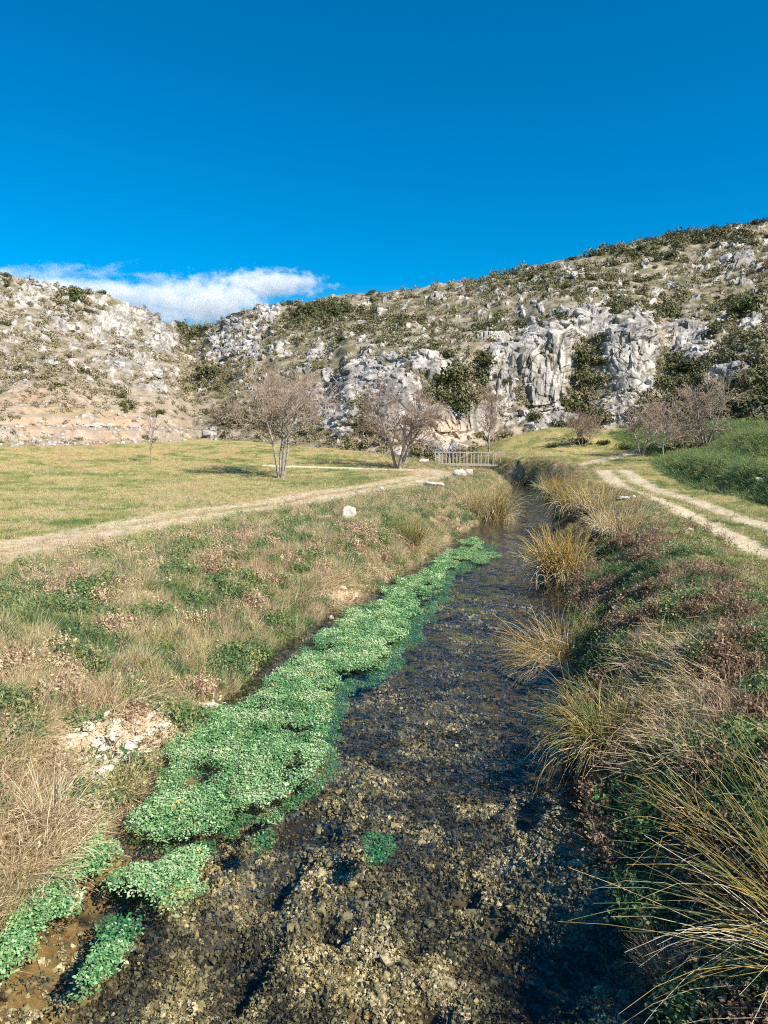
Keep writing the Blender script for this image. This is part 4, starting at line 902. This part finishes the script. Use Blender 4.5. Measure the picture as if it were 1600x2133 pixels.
for px, py, a, b_, lb, dz_, tt in CL:
    x, y = P(px, py, WZ); x, y = float(x), float(y); ds = math.hypot(x, y, CZ - WZ) / F; ra = a * ds; rb2 = b_ * ds * math.hypot(y, 3.3) / 3.3
    area = math.pi * ra * rb2; k = int(min(area * 480, 600)) + 12; Vs, Fs, ts, o0 = [], [], [], 0
    for q in range(k):
        an, rr = rng.uniform(0, 6.28), math.sqrt(rng.uniform(0, 1)); w_ = .8 + .35 * math.sin(3 * an + px) ; sx, sy = ra * rr * math.cos(an) * w_, rb2 * rr * math.sin(an) * w_
        cen, nn = cress_pts(20, .08, .05); cen = cen + [sx, sy, dz_ * (1 - .6 * rr * rr)]; V, Fc = oval_leaves(cen, nn, rng.uniform(.007, .016, 20)); Vs.append(V); Fs.append(Fc + o0); o0 += len(V); ts.append(np.full(len(V), tt + rng.normal(0, .18)))
    obj('watercress_clump', mesh('watercress_clump', np.concatenate(Vs), np.concatenate(Fs), False, attrs={'tint': np.clip(np.concatenate(ts), 0, 1)}), M_cress_o, label=lb, cat='water plant', loc=(x, y, WZ))

# ------------------------------------------------------------------ rush clumps
def rush(px, py, h, n, lean, spread, label, seed, tint=(.25, .2), dirx=0, diry=0, curl=.9, loc=None, w=.0032, dry=.35):
    g = np.random.default_rng(seed); p = np.array(at(px, py)) if loc is None else np.array(loc)
    e = obj('rush_clump', None, label=label, cat='rush', group='rush clumps along the stream', loc=p)
    for nm, k, td in (('green_stems', int(n * (1 - dry)), 0), ('dry_stems', int(n * dry), 1), ('dead_thatch', int(n * .35), 2)):
        if k < 3: continue
        a = g.uniform(0, 6.283, k); r0 = spread * np.sqrt(g.uniform(0, 1, k)); L_ = h * g.uniform(.55, 1.1, k) * (1, .9, .5)[td]; K = 8
        ln = np.abs(g.normal(lean, lean * .45, k)) + td * .25
        D = np.stack([np.cos(a) * np.sin(ln) + dirx, np.sin(a) * np.sin(ln) + diry, np.cos(ln)], 1); D /= np.linalg.norm(D, axis=1, keepdims=True)
        C = np.zeros((k, K, 3)); C[:, 0] = np.stack([r0 * np.cos(a), r0 * np.sin(a), -.05 + 0 * a], 1); cu = np.abs(g.normal(curl, curl * .5, k)) * (1 + .9 * td); side_ = g.normal(0, .10, (k, 3))
        snap = g.uniform(0, 1, k) < (.12 + .2 * td); sk_ = g.integers(4, 7, k)
        for q in range(1, K):
            D = D + np.stack([0 * a, 0 * a, -cu * .14 * (q / K) ** 1.2 * 1.6], 1) + side_ * .5 + g.normal(0, .03 + .03 * min(td, 1), (k, 3))
            br_ = snap & (q == sk_); D[br_] += np.stack([g.normal(0, .5, br_.sum()), g.normal(0, .5, br_.sum()), -g.uniform(.8, 2.0, br_.sum())], 1)
            D /= np.linalg.norm(D, axis=1, keepdims=True); C[:, q] = C[:, q - 1] + D * (L_ / (K - 1))[:, None]
        R = w * np.linspace(1, .35, K)[None] * g.uniform(.55, 1.5, (k, 1)) + 0 * C[..., 0]
        tt = np.clip(g.normal(tint[0] + min(td, 1) * .5, tint[1], k), 0, 1); V, Fc, tv = strands(C, R, 3, tint=tt)
        obj(nm, mesh(nm, V, Fc, True, attrs={'tint': tv}), M_rush, e)
rush(1640, 2060, 1.75, 520, .40, .20, 'huge foreground rush clump leaning over the water at lower right', 1, (.3, .22), dirx=-.42, diry=.10, curl=.75, loc=(2.75, 3.55, -.5), dry=.40)
rush(1560, 1980, 1.25, 520, .35, .30, 'upright olive rushes filling the right edge above the foreground clump', 2, (.36, .2), dirx=-.08, curl=.5, loc=(3.3, 4.35, -.25), dry=.25)
rush(1400, 1800, .95, 300, .45, .22, 'slender rushes just above the big foreground clump', 3, (.42, .22), dirx=-.25, loc=(2.65, 4.9, -.5), dry=.4)
rush(1270, 1560, 1.0, 700, .5, .17, 'arching rush clump with a green heart and straw skirt on the right bank', 4, (.22, .16), dirx=-.18, curl=1.5, dry=.5, w=.004)
rush(1165, 1385, 1.15, 620, .70, .16, 'straw-coloured rush clump drooping far over the water', 5, (.5, .18), dirx=-.65, diry=-.1, curl=1.0, dry=.5, w=.0045)
rush(1230, 1330, .55, 160, .5, .2, 'dark green rushes behind the drooping straw clump', 6, (.12, .12), curl=.6, dry=.15)
rush(1172, 1212, 1.35, 700, .26, .34, 'golden orange rush clump standing in the water edge', 7, (.48, .14), dirx=-.12, curl=.7, w=.008, dry=.3)
rush(1195, 1065, 1.4, 520, .35, .45, 'yellow-green rush clump far up the right bank', 8, (.36, .15), curl=.7, w=.007, dry=.3)
rush(1020, 1085, 1.7, 800, .33, .55, 'broad olive rush clump on the point of the left bank', 9, (.34, .16), curl=.7, w=.007, dry=.4)
rush(858, 1140, 1.0, 420, .3, .22, 'dark olive rush clump in the left bank grass', 10, (.25, .15), curl=.7, w=.0045, dry=.3)
rush(985, 1070, 1.3, 380, .3, .4, 'reddish dry rush clump left of the broad olive one', 11, (.72, .12), curl=.5, w=.006, dry=.5)
rush(375, 1160, .42, 260, .5, .28, 'low green rush tuft near the left track', 12, (.10, .10), curl=.8, w=.004, dry=.1)
rush(1290, 1110, 1.0, 420, .35, .5, 'brown dry rush clump between the stream and the right track', 13, (.7, .14), curl=.6, w=.005, dry=.5)
rush(1150, 1030, 1.2, 360, .4, .4, 'small yellow rush clump at the stream bend', 14, (.45, .15), curl=.7, w=.007, dry=.3)
rush(1240, 1060, 1.1, 380, .35, .5, 'brown rush clump beside the far yellow-green one', 15, (.65, .14), curl=.7, w=.006, dry=.4)

rush(108, 1730, .62, 150, .35, .10, 'bleached bundle of dead stems standing in the straw at lower left', 21, (.95, .06), dirx=.05, diry=-.1, curl=1.2, w=.0045, dry=.5)
rush(305, 1665, .42, 130, .5, .08, 'dead straw bunch hanging over the brown algae by the cress', 22, (.85, .08), dirx=-.3, diry=-.4, curl=1.4, w=.004, dry=.5)
rush(60, 1830, .6, 160, .6, .15, 'tangled pale dead stems above the lower left cress', 23, (.9, .08), dirx=.3, diry=-.3, curl=1.2, w=.0045, dry=.5)

# broad-leaved plants
def broad(px, py, rad, n, label, tt, seed, h=.12, leafr=.03):
    g = np.random.default_rng(seed); p = np.array(at(px, py)); a = g.uniform(0, 6.28, n); r = rad * np.sqrt(g.uniform(0, 1, n))
    cen = np.stack([r * np.cos(a), r * np.sin(a), h * g.uniform(.3, 1, n)], 1); nn = g.normal(0, .45, (n, 3)); nn[:, 2] = 1; nn[:, 1] -= .3
    V, Fc = oval_leaves(cen, nn / np.linalg.norm(nn, axis=1, keepdims=True), leafr * g.uniform(.6, 1.2, n))
    e = obj('leafy_plant', None, label=label, cat='plant', loc=p); obj('leaves', mesh('leaves', V, Fc, False, attrs={'tint': np.clip(np.repeat(g.normal(tt, .15, n), 6), 0, 1)}), M_broad, e)
    C = np.zeros((n, 3, 3)); C[:, 2] = cen; C[:, 1] = cen * [.6, .6, .5]; C[:, 0] = cen * [.3, .3, 0]; V, Fc, tv = strands(C, np.full((n, 3), .0015), 3, tint=np.full(n, .1)); obj('stalks', mesh('stalks', V, Fc, attrs={'tint': tv}), M_rush, e)
broad(1285, 1690, .22, 90, 'broad-leaved green plant under the arching rushes', .45, 1, .16, .032)
broad(1245, 1745, .10, 50, 'small yellow-orange leafy plant at the water edge', .95, 2, .10, .02)
broad(1225, 1440, .16, 70, 'green leafy plant under the drooping straw clump', .4, 3, .14, .022)
broad(545, 1375, .22, 90, 'bright green leafy tuft at the edge of the watercress', .4, 4, .2, .02)
broad(470, 1510, .22, 60, 'darker broad-leaved plant in the watercress mat', .3, 5, .12, .05)

# ------------------------------------------------------------------ cloud
mc = bpy.data.materials.new('cloud'); mc.use_nodes = True; n = mc.node_tree; n.nodes.clear()
out = n.nodes.new('ShaderNodeOutputMaterial'); pv = n.nodes.new('ShaderNodeVolumePrincipled'); n.links.new(pv.outputs[0], out.inputs['Volume'])
pv.inputs['Color'].default_value = (1, 1, 1, 1); pv.inputs['Anisotropy'].default_value = .0
tc = n.nodes.new('ShaderNodeTexCoord').outputs['Object']
ln_ = n.nodes.new('ShaderNodeVectorMath'); ln_.operation = 'LENGTH'; n.links.new(tc, ln_.inputs[0])
cmap = n.nodes.new('ShaderNodeMapping'); cmap.inputs['Scale'].default_value = (3.2, .5, 1.6); n.links.new(tc, cmap.inputs[0]); nf = noise(n, 2.4, 7, .66, cmap.outputs[0])
mr = n.nodes.new('ShaderNodeMapRange'); mr.inputs[1].default_value = .15; mr.inputs[2].default_value = 1.0; mr.inputs[3].default_value = .34; mr.inputs[4].default_value = -.28; n.links.new(ln_.outputs['Value'], mr.inputs[0])
a1 = n.nodes.new('ShaderNodeMath'); a1.operation = 'ADD'; n.links.new(nf, a1.inputs[0]); n.links.new(mr.outputs[0], a1.inputs[1])
m2 = n.nodes.new('ShaderNodeMapRange'); m2.inputs[1].default_value = .50; m2.inputs[2].default_value = .75; m2.inputs[3].default_value = 0; m2.inputs[4].default_value = .014; n.links.new(a1.outputs[0], m2.inputs[0])
n.links.new(m2.outputs[0], pv.inputs['Density'])
mc.cycles.volume_sampling = 'MULTIPLE_IMPORTANCE' if hasattr(mc.cycles, 'volume_sampling') else 'DISTANCE'
CV, CF = icosub(3); cm = mesh('cloud', CV, CF); 
for (px, py, a, b_, lb) in ((60, 622, 560, 88, 'long white cloud low above the left hill'), (430, 630, 220, 85, 'white cloud body above the notch between the hills'), (560, 590, 190, 44, 'thin white cloud streamer reaching right over the notch')):
    dist = 3000.; dx, dy, dz = [float(v) for v in raydir(px, py)]; hnn = math.hypot(dx, dy)
    o = obj('cloud', cm, mc, label=lb, cat='cloud', loc=(dist * dx / hnn, dist * dy / hnn, CZ + dist * dz / hnn)); o.scale = (a * dist / F, 160, b_ * dist / F * 1.0)
